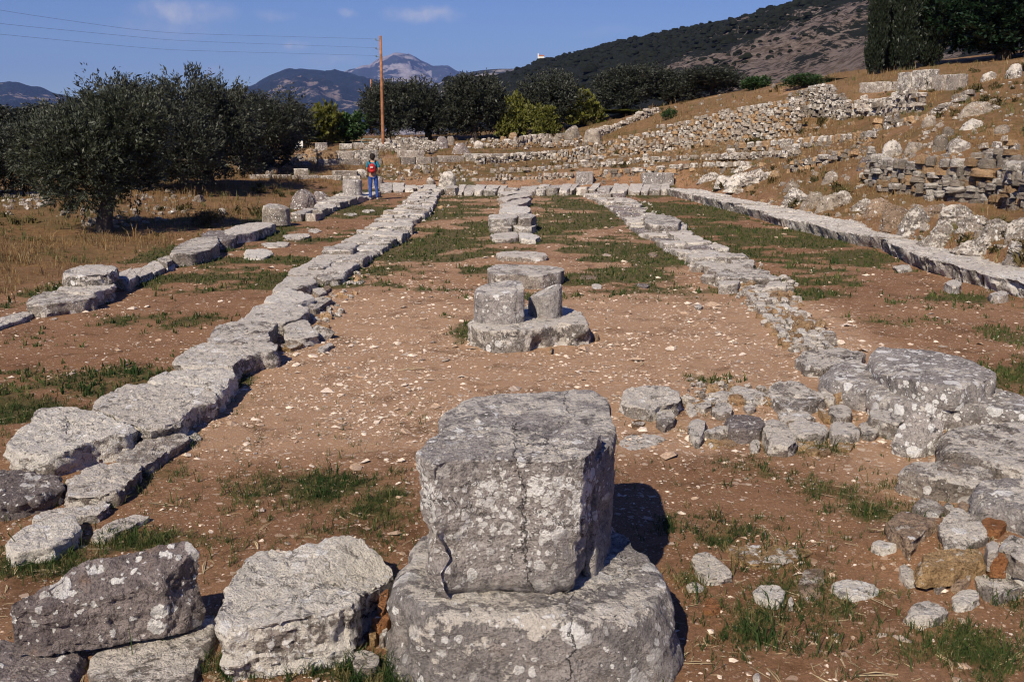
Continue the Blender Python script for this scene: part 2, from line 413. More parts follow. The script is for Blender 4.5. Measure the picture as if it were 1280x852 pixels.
# ------------------------------------------------------------------ ground cover maps (world space)
GREEN = []
for (cx, cy, rx, ry, a) in [(545, 298, 45, 4, 1), (510, 314, 50, 4, 1), (570, 320, 40, 3, .8), (520, 277, 40, 3, .8), (600, 268, 30, 3, .5), (720, 270, 45, 3, .9), (700, 246, 40, 3, .7),
    (765, 308, 28, 5, 1), (812, 328, 34, 7, 1), (760, 325, 34, 4, .9), (700, 292, 30, 3, .8), (735, 275, 60, 3, .7), (870, 265, 22, 5, 1), (825, 262, 18, 4, .9), (1022, 367, 36, 6, 1), (1085, 325, 30, 5, 1),
    (1000, 325, 22, 3, .7), (990, 335, 26, 3, .7), (960, 325, 30, 4, .5), (1120, 400, 60, 8, .5), (895, 337, 18, 6, .8), (848, 297, 18, 4, .7), (580, 415, 16, 14, .9), (560, 395, 18, 4, .6), (895, 475, 34, 9, .7), (250, 400, 45, 10, .7),
    (140, 462, 60, 7, .6), (30, 515, 35, 10, .9), (210, 350, 30, 4, .6), (345, 344, 20, 3, .7), (160, 676, 60, 16, 1.2), (60, 700, 50, 22, 1.0), (100, 712, 60, 14, .8), (400, 610, 60, 14, .7), (235, 555, 26, 14, .7), (215, 590, 40, 14, .6),
    (480, 640, 60, 40, .5), (460, 700, 40, 30, .5), (330, 835, 120, 16, .9), (450, 840, 60, 20, .9), (940, 800, 80, 40, .45), (880, 660, 90, 30, .45), (1030, 790, 100, 40, .35), (1090, 640, 40, 16, .8), (1010, 560, 60, 10, .5), (920, 585, 60, 16, .5),
    (1200, 810, 110, 30, .45), (840, 660, 16, 22, .8), (1040, 610, 60, 16, .35), (350, 300, 40, 5, .6), (405, 268, 22, 3, .6), (430, 262, 30, 3, .5), (640, 372, 60, 6, .25), (1180, 380, 70, 12, .5), (300, 475, 20, 8, .6), (860, 240, 30, 3, .5), (800, 248, 20, 3, .6), (40, 430, 60, 10, .4), (300, 500, 40, 9, .3)]:
    c = W(cx, cy); e = W(cx + rx, cy); f = W(cx, cy - ry)
    GREEN.append((c[0], c[1], abs(e[0] - c[0]), abs(f[1] - c[1]), a))


def green(x, y):
    g = np.zeros_like(np.asarray(x, float))
    for (cx, cy, rx, ry, a) in GREEN:
        d2 = ((x - cx) / rx) ** 2 + ((y - cy) / ry) ** 2
        g = np.maximum(g, a * np.exp(-d2 * 1.1))
    nz = fbm2(x * 1.1, y * .8, 4, 31) + .5 * fbm2(x * 5, y * 5, 3, 33)
    base = sstep(.0, .5, nz) * .6
    st = fbm2(x * .42, y * .62, 4, 35) + .35 * fbm2(x * 2.5, y * 2.5, 3, 36)
    strip = sstep(13.5, 17, y) * sstep(-.16, .16, st) * 1.0 + sstep(-2.8, -3.8, x) * sstep(5, 8, y) * sstep(.0, .4, st) * .6 + sstep(4.0, 5.2, x) * sstep(8, 10, y) * sstep(-.02, .4, st) * .7
    ins = sstep(8.0, 7.3, np.abs(x))
    near = sstep(13, 7, y) * sstep(-4, 0, x)
    centre = sstep(3.3, 2.8, np.abs(x)) * sstep(6.5, 7.5, y) * sstep(15.5, 13.5, y)
    return np.clip((g * 1.6 * (0.62 + nz * .9) + strip + base * (.32 + .5 * near) * (1 - .8 * centre)) * ins + (1 - ins) * base * .5, 0, 1)


def dry(x, y):
    out = np.maximum(sstep(-7.0, -8.2, x), sstep(7.9, 9.2, x)); out = np.maximum(out, sstep(48.5, 52, y))
    return np.clip(out * (.45 + .9 * fbm2(x * .35, y * .35, 4, 41) + .35), 0, 1)


def gravel(x, y):
    c = sstep(3.5, 2.9, np.abs(x - .2)) * sstep(6.8, 8, y) * (sstep(17, 12, y) * .8 + .35)
    c = np.maximum(c, sstep(1.3, .5, np.abs(x - (3.2 + .02 * y))) * sstep(16, 14, y) * sstep(5, 7.5, y))
    far = sstep(48, 52, y) * .55
    return np.clip((np.maximum(c, far) + .22) * (1 + .8 * fbm2(x * .7, y * .7, 3, 51)), 0, 1)


# ------------------------------------------------------------------ ground sheet
def axis(a, b, d0, lim, gr):
    v = [0.0]; d = d0
    while v[-1] < lim:
        if v[-1] > a: d *= gr
        v.append(v[-1] + d)
    return np.array(v)


ax = axis(9, 0, .075, 14000, 1.06); XS = np.r_[-ax[:0:-1], ax]
ay = axis(16, 0, .06, 14000, 1.022); YS = np.r_[-np.array([14000, 5000, 2000, 800, 300, 100, 40, 15, 6.0, 3.0, 1.0, 0]), ay[ay > 0] + 0.0]
YS = np.unique(YS)
gx, gy = np.meshgrid(XS, YS, indexing='ij')
gz = H(gx, gy)
near = (np.abs(gx) < 12) & (gy < 40) & (gy > 1)
gz = gz + np.where(near, fbm2(gx * 9, gy * 9, 3, 61) * .012, 0)
nx_, ny_ = gx.shape
ii = np.arange(nx_ * ny_).reshape(nx_, ny_)
Fq = np.stack([ii[:-1, :-1], ii[1:, :-1], ii[1:, 1:], ii[:-1, 1:]], -1).reshape(-1, 4)


def ground_build(g, bs):
    co = g.n('ShaderNodeNewGeometry').outputs['Position']
    at = g.n('ShaderNodeAttribute', attribute_name='cover').outputs['Color']
    sep = g.n('ShaderNodeSeparateColor', {0: at}); gr, dr, gv = sep.outputs[0], sep.outputs[1], sep.outputs[2]
    a = g.noise(co, .55, 6, .6); b = g.noise(co, 5, 7, .7); c = g.noise(co, 38, 6, .75); d = g.noise(co, 160, 4, .75)
    soil = g.mix(g.ss(a, .35, .65), (.185, .082, .032), (.30, .155, .072))
    soil = g.mix(g.ss(b, .35, .7, 0, .65), soil, (.29, .155, .092))
    soil = g.mix(g.ss(c, .4, .62, 0, .6), soil, (.075, .032, .016))
    soil = g.mix(g.ss(d, .5, .64, 0, .7), soil, (.38, .22, .125))
    soil = g.mix(g.ss(g.noise(co, 95, 5, .8), .55, .66, 0, .75), soil, (.06, .026, .013))
    soil = g.mix(g.math('MULTIPLY', gv, .75), soil, (.52, .325, .195))
    soil = g.mix(g.ss(g.noise(co, 1.7, 7, .72, dist=.5), .5, .66, 0, .62), soil, (.085, .042, .018))
    soil = g.mix(g.ss(g.noise(co, 3.1, 6, .7), .58, .72, 0, .5), soil, (.12, .085, .035))
    # grit: small chips of limestone lying in the soil
    hgt = g.math('ADD', g.math('MULTIPLY', c, .8), g.math('MULTIPLY', d, .45))
    for (scl, lo, base) in ((26, .9, .26), (58, .9, .3), (120, .88, .3)):
        v = g.vor(g.vmath('ADD', co, g.vmath('MULTIPLY', g.noise(co, scl, 2, .5, 'Color'), (.012, .012, .0)).outputs[0]).outputs[0], scl)
        rc = g.n('ShaderNodeSeparateColor', {0: v.outputs['Color']})
        thr = g.math('SUBTRACT', lo, g.math('MULTIPLY', gv, .46))
        on = g.math('MULTIPLY', g.math('GREATER_THAN', rc.outputs[0], thr), g.ss(v.outputs['Distance'], g.math('MULTIPLY', rc.outputs[1], .42), .05))
        soil = g.mix(g.math('MULTIPLY', on, .85), soil, g.mix(rc.outputs[2], (.66, .52, .39), (.38, .23, .14)))
        hgt = g.math('ADD', hgt, g.math('MULTIPLY', on, .35))
    gc = g.mix(g.ss(c, .35, .65), (.030, .044, .013), (.105, .095, .035))
    soil = g.mix(g.ss(g.math('ADD', gr, g.math('MULTIPLY', g.math('SUBTRACT', c, .5), .9)), .22, .75, 0, .82), soil, gc)
    dc = g.mix(g.ss(b, .35, .65), (.15, .082, .035), (.27, .165, .075))
    dc = g.mix(g.ss(a, .48, .66, 0, .7), dc, (.10, .085, .032))
    dc = g.mix(g.ss(c, .42, .62, 0, .5), dc, (.07, .04, .018))
    soil = g.mix(g.ss(g.math('ADD', dr, g.math('MULTIPLY', g.math('SUBTRACT', b, .5), .8)), .3, .7, 0, .85), soil, dc)
    pos = g.n('ShaderNodeSeparateXYZ', {0: co})
    vf = g.ss(pos.outputs[1], 95, 170)
    vc = g.mix(g.ss(g.noise(co, .012, 5, .6), .45, .6), (.035, .045, .022), (.17, .13, .09))
    soil = g.mix(vf, soil, vc)
    g.nt.links.new(soil, bs.inputs['Base Color'])
    g.nt.links.new(g.n('ShaderNodeBump', {'Strength': .9, 'Distance': .02, 'Height': hgt}).outputs[0], bs.inputs['Normal'])
    bs.inputs['Roughness'].default_value = 1.0; bs.inputs['Specular IOR Level'].default_value = .1


me = mk_mesh('ground', np.stack([gx, gy, gz], -1).reshape(-1, 3), Fq, mat('ground', ground_build))
ca = me.color_attributes.new('cover', 'FLOAT_COLOR', 'POINT')
cov = np.stack([green(gx, gy), dry(gx, gy), gravel(gx, gy), np.ones_like(gx)], -1).reshape(-1, 4).astype(np.float32)
ca.data.foreach_set('color', cov.ravel())
link('ground', me, kind='structure')


# ------------------------------------------------------------------ mountains and hill
def land_mat(name, veg, rock, soil, thr, sc1, sc2, bump=3.0):
    def b(g, bs):
        co = g.n('ShaderNodeTexCoord').outputs['Object']
        st = g.vmath('MULTIPLY', co, (1, 1, 1.8)).outputs[0]
        n1 = g.noise(st, sc1, 8, .68); n2 = g.noise(st, sc2, 8, .72)
        at = g.n('ShaderNodeSeparateColor', {0: g.n('ShaderNodeAttribute', attribute_name='cover').outputs['Color']}).outputs[0]
        f = g.math('ADD', g.math('ADD', g.math('MULTIPLY', n1, .6), g.math('MULTIPLY', n2, .4)), g.math('MULTIPLY', at, .25))
        rk = g.mix(g.ss(n2, .42, .6), soil, rock)
        g.nt.links.new(g.mix(g.ss(f, thr, thr + .035), g.mix(g.ss(n2, .3, .6), veg, tuple(c * 1.7 for c in veg)), rk), bs.inputs['Base Color'])
        g.nt.links.new(g.n('ShaderNodeBump', {'Strength': .8, 'Distance': bump, 'Height': n2}).outputs[0], bs.inputs['Normal'])
        bs.inputs['Roughness'].default_value = 1.0
    return mat(name, b)


def ridge_mesh(name, sky_pts, foot_pts, Df, Dr, m, nu, nv, rough, pw, pale, seed, back=.35):
    """a landform between a foot line and a skyline, given as azimuth and height angles seen from the site"""
    u = np.linspace(sky_pts[0][0], sky_pts[-1][0], nu)
    sy = np.interp(u, [p[0] for p in sky_pts], [p[1] for p in sky_pts]); fy = np.interp(u, [p[0] for p in foot_pts], [p[1] for p in foot_pts])
    dr = np.interp(u, [p[0] for p in Dr], [p[1] for p in Dr]); df = np.interp(u, [p[0] for p in Df], [p[1] for p in Df])
    V = np.zeros((nu, nv, 3)); nb = int(nv * back); nf = nv - nb
    for i in range(nu):
        top = WD(u[i], sy[i], dr[i]); ft = WD(u[i], fy[i], df[i])
        for j in range(nv):
            if j < nf: t = j / (nf - 1); p = ft * (1 - t) + top * t; p[2] = ft[2] + (top[2] - ft[2]) * t ** pw
            else: t = (j - nf + 1) / nb; p = top * (1 + t * .9); p[2] = top[2] * (1 - t ** 1.2) - 60 * t
            V[i, j] = p
    q = V.reshape(-1, 3); s = rough
    tt = np.tile(np.r_[np.sin(np.linspace(0, math.pi, nf)) ** .7, np.linspace(.3, 1, nb)], nu)
    L = np.median(dr)
    n = (0.5 - np.abs(fbm(np.c_[q[:, :2] * (9 / L), q[:, 2] * 3 / L], 6, seed, .55)) * 1.6)
    q[:, 2] += n * s * tt + fbm(q * (60 / L), 3, seed + 3) * s * .22 * (tt * .8 + .2)
    ii = np.arange(nu * nv).reshape(nu, nv)
    F_ = np.stack([ii[:-1, :-1], ii[1:, :-1], ii[1:, 1:], ii[:-1, 1:]], -1).reshape(-1, 4)
    me = mk_mesh(name, q, F_, m)
    ca = me.color_attributes.new('cover', 'FLOAT_COLOR', 'POINT')
    uu, vv = np.meshgrid(u, np.linspace(0, 1, nv), indexing='ij'); pa = pale(uu, vv)
    ca.data.foreach_set('color', np.stack([pa] * 4, -1).astype(np.float32).ravel())
    link(name, me, kind='structure'); return q.reshape(nu, nv, 3)


hill_m = land_mat('hillside', (.008, .010, .007), (.25, .195, .165), (.11, .08, .062), .575, .026, .34, 4.5)
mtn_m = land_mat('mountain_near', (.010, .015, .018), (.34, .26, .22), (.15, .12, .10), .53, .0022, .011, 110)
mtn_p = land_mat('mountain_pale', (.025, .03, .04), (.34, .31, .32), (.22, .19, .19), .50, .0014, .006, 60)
HILL = ridge_mesh('hill', [(560, 99), (600, 97), (622, 94), (650, 86), (677, 77), (691, 74), (759, 57), (835, 40), (904, 26), (1000, 3), (1100, -24), (1200, -50), (1400, -110), (1800, -200), (2600, -260)],
           [(560, 176), (700, 174), (900, 160), (1000, 140), (1200, 110), (1400, 80), (2600, 40)],
           [(560, 260), (900, 160), (1100, 110), (1400, 90), (2600, 80)], [(560, 900), (800, 720), (1000, 620), (1400, 560), (2600, 500)], hill_m, 420, 150, 12, 1.15,
           lambda u, v: .25 * np.exp(-(((u - 1030) / 160) ** 2 + ((v - .12) / .18) ** 2)) * 2.6 + .22 * np.exp(-(((v - .72 + (u - 870) * .0006) / .10) ** 2) - ((u - 880) / 130) ** 2) * 2, 71)
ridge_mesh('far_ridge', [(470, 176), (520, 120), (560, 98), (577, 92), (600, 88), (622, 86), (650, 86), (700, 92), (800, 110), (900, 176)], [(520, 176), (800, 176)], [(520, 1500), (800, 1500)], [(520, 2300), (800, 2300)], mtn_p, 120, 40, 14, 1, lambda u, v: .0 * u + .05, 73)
ridge_mesh('mountain', [(215, 176), (250, 128), (290, 118), (305, 112), (320, 107), (328, 101), (340, 94), (359, 87), (375, 86), (391, 88), (410, 91), (426, 92), (450, 99), (480, 106), (540, 112), (600, 112), (640, 116), (700, 122), (760, 176)],
           [(250, 176), (700, 176)], [(250, 3800), (700, 3800)], [(250, 6200), (700, 6200)], mtn_m, 260, 80, 150, .9, lambda u, v: -.05 + .12 * (v < .35), 75)
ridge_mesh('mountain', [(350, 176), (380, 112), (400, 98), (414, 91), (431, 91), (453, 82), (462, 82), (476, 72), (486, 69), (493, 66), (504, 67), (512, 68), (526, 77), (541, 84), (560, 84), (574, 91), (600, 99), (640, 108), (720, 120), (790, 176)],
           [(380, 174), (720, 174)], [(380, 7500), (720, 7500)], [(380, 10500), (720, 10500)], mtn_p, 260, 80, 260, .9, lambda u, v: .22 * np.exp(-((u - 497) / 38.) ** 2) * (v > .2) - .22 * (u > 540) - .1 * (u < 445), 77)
ridge_mesh('mountain', [(-700, 110), (-400, 96), (-200, 108), (-80, 100), (0, 105), (12, 103), (23, 105), (40, 110), (55, 113), (80, 121), (105, 128), (150, 134), (250, 136), (330, 176)],
           [(-700, 176), (250, 176)], [(-700, 3400), (250, 3800)], [(-700, 5600), (250, 6000)], mtn_m, 260, 70, 110, .9, lambda u, v: -.1 + 0 * u, 79)
# scrub on the hill: small evergreen bushes, far too many to count
def blob_proto(seed):
    rg = np.random.default_rng(seed); V = []; 
    for k in range(4):
        el = R(-10 + k * 32); n = (7, 7, 5, 1)[k]
        for j in range(n):
            a = 2 * math.pi * (j + .5 * (k % 2)) / n; rr = rg.uniform(.75, 1.2)
            V.append([math.cos(a) * math.cos(el) * rr, math.sin(a) * math.cos(el) * rr, math.sin(el) * rr * .75])
    V = np.array(V); Fc = []
    def ring(a0, n0, b0, n1):
        i = j = 0
        while i < n0 or j < n1:
            if j >= n1 or (i < n0 and (i + 1) / n0 <= (j + 1) / n1): Fc.append([a0 + i % n0, a0 + (i + 1) % n0, b0 + j % n1]); i += 1
            else: Fc.append([a0 + i % n0, b0 + (j + 1) % n1, b0 + j % n1]); j += 1
    ring(0, 7, 7, 7); ring(7, 7, 14, 5); ring(14, 5, 19, 1)
    Fc = [f for f in Fc if len(set(f)) == 3]
    return V, np.array(Fc)


def scatter_mesh(name, protos, pos, scl, m, rotz=None, tilt=None, smooth=False, seed=0):
    """join many transformed copies of small prototypes into one mesh; pos (n,3) scl (n,3)"""
    rg = np.random.default_rng(seed); n = len(pos); which = rg.integers(0, len(protos), n)
    rz = rg.uniform(0, 2 * math.pi, n) if rotz is None else rotz
    VV = []; FF = []; base = 0
    for k, (V, Fc) in enumerate(protos):
        ix = np.where(which == k)[0]
        if len(ix) == 0: continue
        v = V[None] * scl[ix][:, None, :]
        if tilt is not None:
            tx = tilt[ix][:, None]; c, s = np.cos(tx), np.sin(tx)
            v = np.stack([v[..., 0], v[..., 1] * c - v[..., 2] * s, v[..., 1] * s + v[..., 2] * c], -1)
        c, s = np.cos(rz[ix])[:, None], np.sin(rz[ix])[:, None]
        v = np.stack([v[..., 0] * c - v[..., 1] * s, v[..., 0] * s + v[..., 1] * c, v[..., 2]], -1) + pos[ix][:, None, :]
        VV.append(v.reshape(-1, 3)); FF.append((Fc[None] + (np.arange(len(ix)) * len(V))[:, None, None] + base).reshape(-1, Fc.shape[1])); base += len(ix) * len(V)
    return mk_mesh(name, np.vstack(VV), np.vstack(FF), m, smooth)


scrub_m = flat('scrub', (.008, .010, .006), 1, .5, .3)
nu, nv = 420, 150; nf = nv - int(nv * .35)
rg = np.random.default_rng(5); NS = 26000; uu = rg.uniform(0, nu * .5, NS); vv = (rg.uniform(0, 1, NS) ** .9) * (nf - 1) * 1.03
hp = HILL[uu.astype(int), np.minimum(vv, nv - 1).astype(int)] + rg.normal(0, 1.5, (NS, 3)) * [1, 1, 0]
pt = (uu / nu * 2040 + 560, vv / (nv - 1)); pl = np.exp(-(((pt[1] - .72 + (pt[0] - 870) * .0006) / .10) ** 2) - ((pt[0] - 880) / 130) ** 2) + np.exp(-(((pt[0] - 1030) / 150) ** 2 + ((pt[1] - .12) / .2) ** 2))
keep = fbm(hp * .018, 4, 88) - .28 * pl + .35 * (vv / nf) + .16 * rg.normal(size=NS) > .12
hp = hp[keep]; hd = hp[:, 1]; kk = (hd > 165) | (rg.random(len(hp)) < .3); hp = hp[kk]; hd = hd[kk]; sz = (rg.lognormal(.0, .4, len(hp)) * np.clip(hd / 420, .35, 1.15))[:, None] * np.array([1., 1., 1.05])
link('hill_scrub', scatter_mesh('hill_scrub', [blob_proto(k) for k in range(6)], hp, sz, scrub_m, smooth=True), kind='stuff')

# ------------------------------------------------------------------ loose blocks in the foreground
base = S([(492, 757), (490, 722), (500, 694), (521, 664), (560, 642), (640, 632), (720, 634), (762, 647), (802, 676), (833, 707), (846, 742), (830, 768), (770, 779), (650, 776), (560, 770)], .335, -.1, 'base', 'round_plinth',
         label='big round grey column base lying under the tall block at the bottom edge', cat='column base', amp=.022, r=.075, cuts=3, taper=.14, rough=.02, Kt=16, Ks=26, chaikin=2, cutd=(.01, .04), res=1.0)
blk = S([(517, 566), (532, 548), (552, 536), (600, 529), (660, 523), (714, 519), (728, 529), (752, 541), (748, 558), (733, 572), (690, 576), (640, 573), (590, 574), (540, 581)], 1.0, .33, 'hero', 'column_block',
        label='tall grey lichen-spotted block standing on the round column base', cat='stone block', amp=.022, r=.012, cuts=3, taper=-.09, rough=.010, ratio=.07, Kt=18, Ks=34, cutd=(.01, .035), rb=.05, res=1.3)
S([(550, 512), (562, 498), (610, 490), (671, 485), (710, 486), (750, 487), (768, 503), (772, 530), (768, 560), (742, 575), (700, 556), (640, 552), (590, 548), (560, 545), (549, 530)], .93, -.05, 'base', 'rear_block',
  label='wide grey block directly behind the tall lichen-spotted block', cat='stone block', amp=.02, r=.035, cuts=5, taper=-.03, rough=.03, Kt=16, Ks=28)
S([(10, 757, .31), (22, 750, .33), (50, 734, .37), (82, 714, .42), (102, 704, .43), (160, 689, .45), (238, 674, .48), (247, 684, .46), (228, 703, .42), (205, 724, .37), (160, 737, .34), (100, 750, .32), (50, 760, .31)], .38, .07, 'dark', 'tilted_block',
  label='dark brownish grey block with white lichen along its tilted top, bottom left', cat='stone block', amp=.024, r=.012, cuts=3, taper=.0, rough=.015, ratio=.08, cutd=(.01, .04))
S([(-40, 800), (0, 797), (60, 800), (96, 806), (108, 818), (96, 840), (70, 880), (-60, 900)], .06, -.15, 'dark', 'footing_stone', label='dark low stone with two round white lichens under the tilted block', cat='stone', amp=.02)
S([(104, 824), (120, 808), (205, 790), (255, 762), (276, 765), (268, 800), (252, 824), (244, 860), (200, 890), (110, 885)], .05, -.15, 'plain', 'footing_stone', label='flat brown-grey stone in front of and below the tilted dark block', cat='stone', amp=.015)
S([(268, 780, .27), (280, 740, .28), (306, 694, .28), (320, 686, .28), (365, 684, .27), (384, 678, .28), (410, 671, .29), (434, 667, .29), (452, 671, .28), (466, 688, .24), (494, 716, .14), (482, 728, .15), (462, 738, .18), (447, 742, .27), (442, 760, .28), (400, 770, .27), (330, 782, .27), (285, 786, .27)], .27, -.03, 'white', 'crusted_block',
  label='broad block covered in white lichen crust left of the column base', cat='stone block', amp=.034, r=.02, cuts=4, rough=.02, ratio=.1, Kt=18, Ks=20, cutd=(.01, .05))
GB = 'small broken stones beside the white crusted block'
for (pts, z, m, lb) in [
    ([(470, 765), (476, 738), (486, 735), (484, 752), (478, 767)], .12, 'rust', 'upright orange-brown fragment between crusted block and column base'),
    ([(463, 778), (466, 769), (482, 764), (490, 766), (484, 776), (470, 781)], .10, 'rust', 'flat reddish fragment below the upright orange-brown one'),
    ([(459, 790), (463, 778), (472, 786), (470, 797), (462, 797)], .07, 'ochre', 'small tan fragment wedged at the foot of the crusted block'),
    ([(473, 796), (480, 780), (486, 784), (480, 797)], .07, 'pale', 'thin pale fragment leaning beside the column base'),
    ([(440, 822), (441, 813), (456, 811), (476, 816), (474, 828), (462, 834), (443, 833)], .06, 'pale', 'square pale cobble in the grass in front of the crusted block')]:
    S(pts, z, -.05, m, 'stone_fragment', label=lb, cat='stone', group=GB, amp=.006)

# ------------------------------------------------------------------ left inner foundation wall (nearest stones one by one)
inner_left = empty('foundation_wall', W(250, 450), 'low grey slab foundation running from lower left up to the far end rock', 'foundation wall')
for (pts, z, zb, m) in [
    ([(-40, 590), (0, 584), (50, 590), (74, 595), (78, 602), (50, 616), (10, 624), (-40, 630)], .20, -.05, 'dark'),
    ([(9, 556), (16, 545), (27, 533), (40, 524), (50, 512), (72, 509), (117, 511), (142, 522), (168, 533), (162, 541), (135, 546), (112, 551), (88, 560), (60, 566), (30, 566)], .28, -.03, 'white'),
    ([(38, 524), (48, 510), (75, 508), (60, 520)], .2, -.03, 'plain'),
    ([(114, 509), (124, 497), (136, 487), (160, 480), (190, 477), (240, 479), (262, 485), (272, 491), (268, 500), (240, 508), (232, 520), (212, 530), (188, 534), (166, 531), (140, 520)], .27, -.03, 'grey'),
    ([(184, 475), (196, 468), (212, 463), (258, 457), (290, 461), (294, 466), (284, 479), (272, 489), (240, 479), (200, 477)], .29, -.03, 'white'),
    ([(145, 575), (165, 560), (181, 549), (215, 540), (233, 544), (236, 548), (210, 562), (192, 576), (180, 583)], .12, -.1, 'plain'),
    ([(86, 600), (104, 586), (126, 577), (172, 578), (177, 583), (166, 595), (152, 612), (120, 618), (84, 620)], .16, -.1, 'pale'),
    ([(42, 642), (72, 634), (115, 629), (131, 624), (134, 632), (120, 642), (80, 646), (44, 650)], .09, -.05, 'grey'),
    ([(7, 680), (15, 670), (42, 653), (92, 643), (98, 654), (88, 671), (62, 682), (20, 688)], .15, -.05, 'white'),
    ([(118, 664), (140, 650), (172, 643), (186, 645), (160, 658), (132, 672), (120, 673)], .06, -.05, 'pale'),
    ([(213, 541), (226, 536), (243, 538), (251, 547), (236, 552)], .04, -.05, 'pale'),
    ([(214, 453), (226, 444), (234, 436), (254, 427), (300, 429), (334, 425), (349, 431), (346, 437), (322, 440), (304, 447), (290, 456), (240, 458)], .29, -.03, 'grey'),
    ([(258, 424), (266, 412), (279, 403), (292, 402), (340, 400), (345, 405), (335, 414), (337, 424), (300, 429), (262, 428)], .31, -.03, 'plain'),
    ([(296, 401), (307, 395), (314, 385), (324, 380), (348, 378), (382, 381), (386, 387), (380, 393), (352, 402), (320, 402)], .24, -.03, 'grey'),
    ([(331, 376), (336, 368), (366, 361), (392, 368), (394, 372), (370, 379), (346, 379)], .24, -.03, 'white'),
    ([(340, 362), (349, 353), (362, 344), (391, 346), (396, 352), (376, 358), (350, 364)], .24, -.03, 'grey'),
    ([(360, 341), (366, 334), (384, 332), (419, 333), (420, 338), (396, 341), (370, 344)], .24, -.03, 'pale'),
    ([(394, 345), (398, 341), (433, 341), (431, 347), (404, 351)], .16, -.03, 'plain'),
    ([(354, 407), (366, 401), (384, 399), (390, 408), (400, 416), (376, 421), (357, 422)], .18, -.03, 'grey'),
    ([(348, 431), (360, 427), (379, 424), (377, 430), (362, 435)], .07, -.03, 'ochre'),
    ([(397, 434), (414, 427), (417, 430), (402, 439)], .04, -.03, 'pale'),
    ([(380, 384), (396, 376), (413, 371), (414, 374), (396, 386)], .12, -.03, 'plain'),
    ([(390, 362), (402, 358), (408, 364), (398, 368)], .1, -.03, 'pale'),
    ([(402, 360), (410, 356), (413, 360), (406, 364)], .08, -.03, 'brown')]:
    S(pts, z * .66, zb, m, 'stone', inner_left)


def lerp_line(L, t):
    L = np.array(L, float); d = np.r_[0, np.cumsum(np.linalg.norm(np.diff(L, axis=0), axis=1))]; t = t * d[-1]
    return np.array([np.interp(t, d, L[:, k]) for k in range(L.shape[1])])


def band(parent, Lpx, Rpx, z, zb, nrow, ncol, mats, seed, gap=.03, name='stone', jz=.05, jit=.18, res=1.0, miss=0, jc=.04, **kw):
    """fill the strip between two lines with irregular slabs, each its own part"""
    rg = np.random.default_rng(seed)
    Lw = [W(x, y, z) for x, y in Lpx]; Rw = [W(x, y, z) for x, y in Rpx]
    byy = np.ptp([q[1] for q in Lw]) > 4; La, Ra = np.array(Lw), np.array(Rw)
    y0, y1 = (max(La[0, 1], Ra[0, 1]), min(La[-1, 1], Ra[-1, 1])) if La[0, 1] < La[-1, 1] else (min(La[0, 1], Ra[0, 1]), max(La[-1, 1], Ra[-1, 1]))
    def yline(L, t):
        L = np.array(L); L = L[np.argsort(L[:, 1])]; y = y0 + (y1 - y0) * t; return np.array([np.interp(y, L[:, 1], L[:, 0]), y, z])
    ts = np.linspace(0, 1, nrow + 1); ts[1:-1] += rg.uniform(-.3, .3, nrow - 1) / nrow
    for i in range(nrow):
        nc = int(rg.choice(ncol)); us = np.linspace(0, 1, nc + 1)
        if nc > 1: us[1:-1] += rg.uniform(-.2, .2, nc - 1) / nc
        for j in range(nc):
            if rg.random() < miss: continue
            C = []
            for (a, b) in ((ts[i], us[j]), (ts[i], us[j + 1]), (ts[i + 1], us[j + 1]), (ts[i + 1], us[j])):
                l, r_ = (yline(Lw, a), yline(Rw, a)) if byy else (lerp_line(Lw, a), lerp_line(Rw, a)); C.append(l * (1 - b) + r_ * b)
            C = np.array(C); cen = C.mean(0); wd = min(np.linalg.norm(C[1] - C[0]), np.linalg.norm(C[2] - C[1]))
            out = []
            for k in range(4):
                out.append(C[k] + rg.normal(0, jc, 3) * wd); mm = (C[k] + C[(k + 1) % 4]) / 2; out.append(mm + (mm - cen) * rg.uniform(-.04, .1) + rg.normal(0, jc * .5, 3) * wd)
            out = np.array(out); d = out - cen; ln = np.linalg.norm(d[:, :2], axis=1)[:, None]; out = cen + d * np.maximum((ln - gap) / ln, .5)
            zz = z + rg.uniform(-jz, jz); tl = rg.normal(0, .025, 2)
            out[:, 2] = zz + (out[:, 0] - cen[0]) * tl[0] + (out[:, 1] - cen[1]) * tl[1]
            D = cen[1]; per = 2 * (np.ptp(out[:, 0]) + np.ptp(out[:, 1]) * .3) * F / D
            Mn = int(np.clip(per / 3 * res, 14, 90)); _seed[0] += 1
            hp = (zz - zb) * F / D
            me, org = slab_mesh(name, out, zb, _seed[0], M[str(rg.choice(mats))], Mn=Mn, Kt=int(np.clip(Mn / 8, 2, 9)), Ks=int(np.clip(hp / 4, 2, 9)), r=kw.get('r', .03), amp=kw.get('amp', .026), taper=kw.get('taper', 0.0), cuts=kw.get('cuts', 4), rough=kw.get('rough', .035), ratio=kw.get('ratio', .12), cutd=kw.get('cutd', (.02, .09)))
            link(name, me, parent, org)


band(inner_left, [(362, 337), (374, 330), (395, 318), (422, 302), (448, 289), (464, 279), (478, 268), (504, 252), (517, 241), (533, 231)],
     [(428, 341), (437, 333), (466, 316), (484, 304), (510, 291), (518, 275), (537, 264), (545, 252), (548, 241), (562, 234)], .16, -.05, 40, [1, 2, 2, 3], ['grey', 'pale', 'grey', 'plain', 'grey', 'plain'], 11, gap=.008, jz=.06, jc=.06)

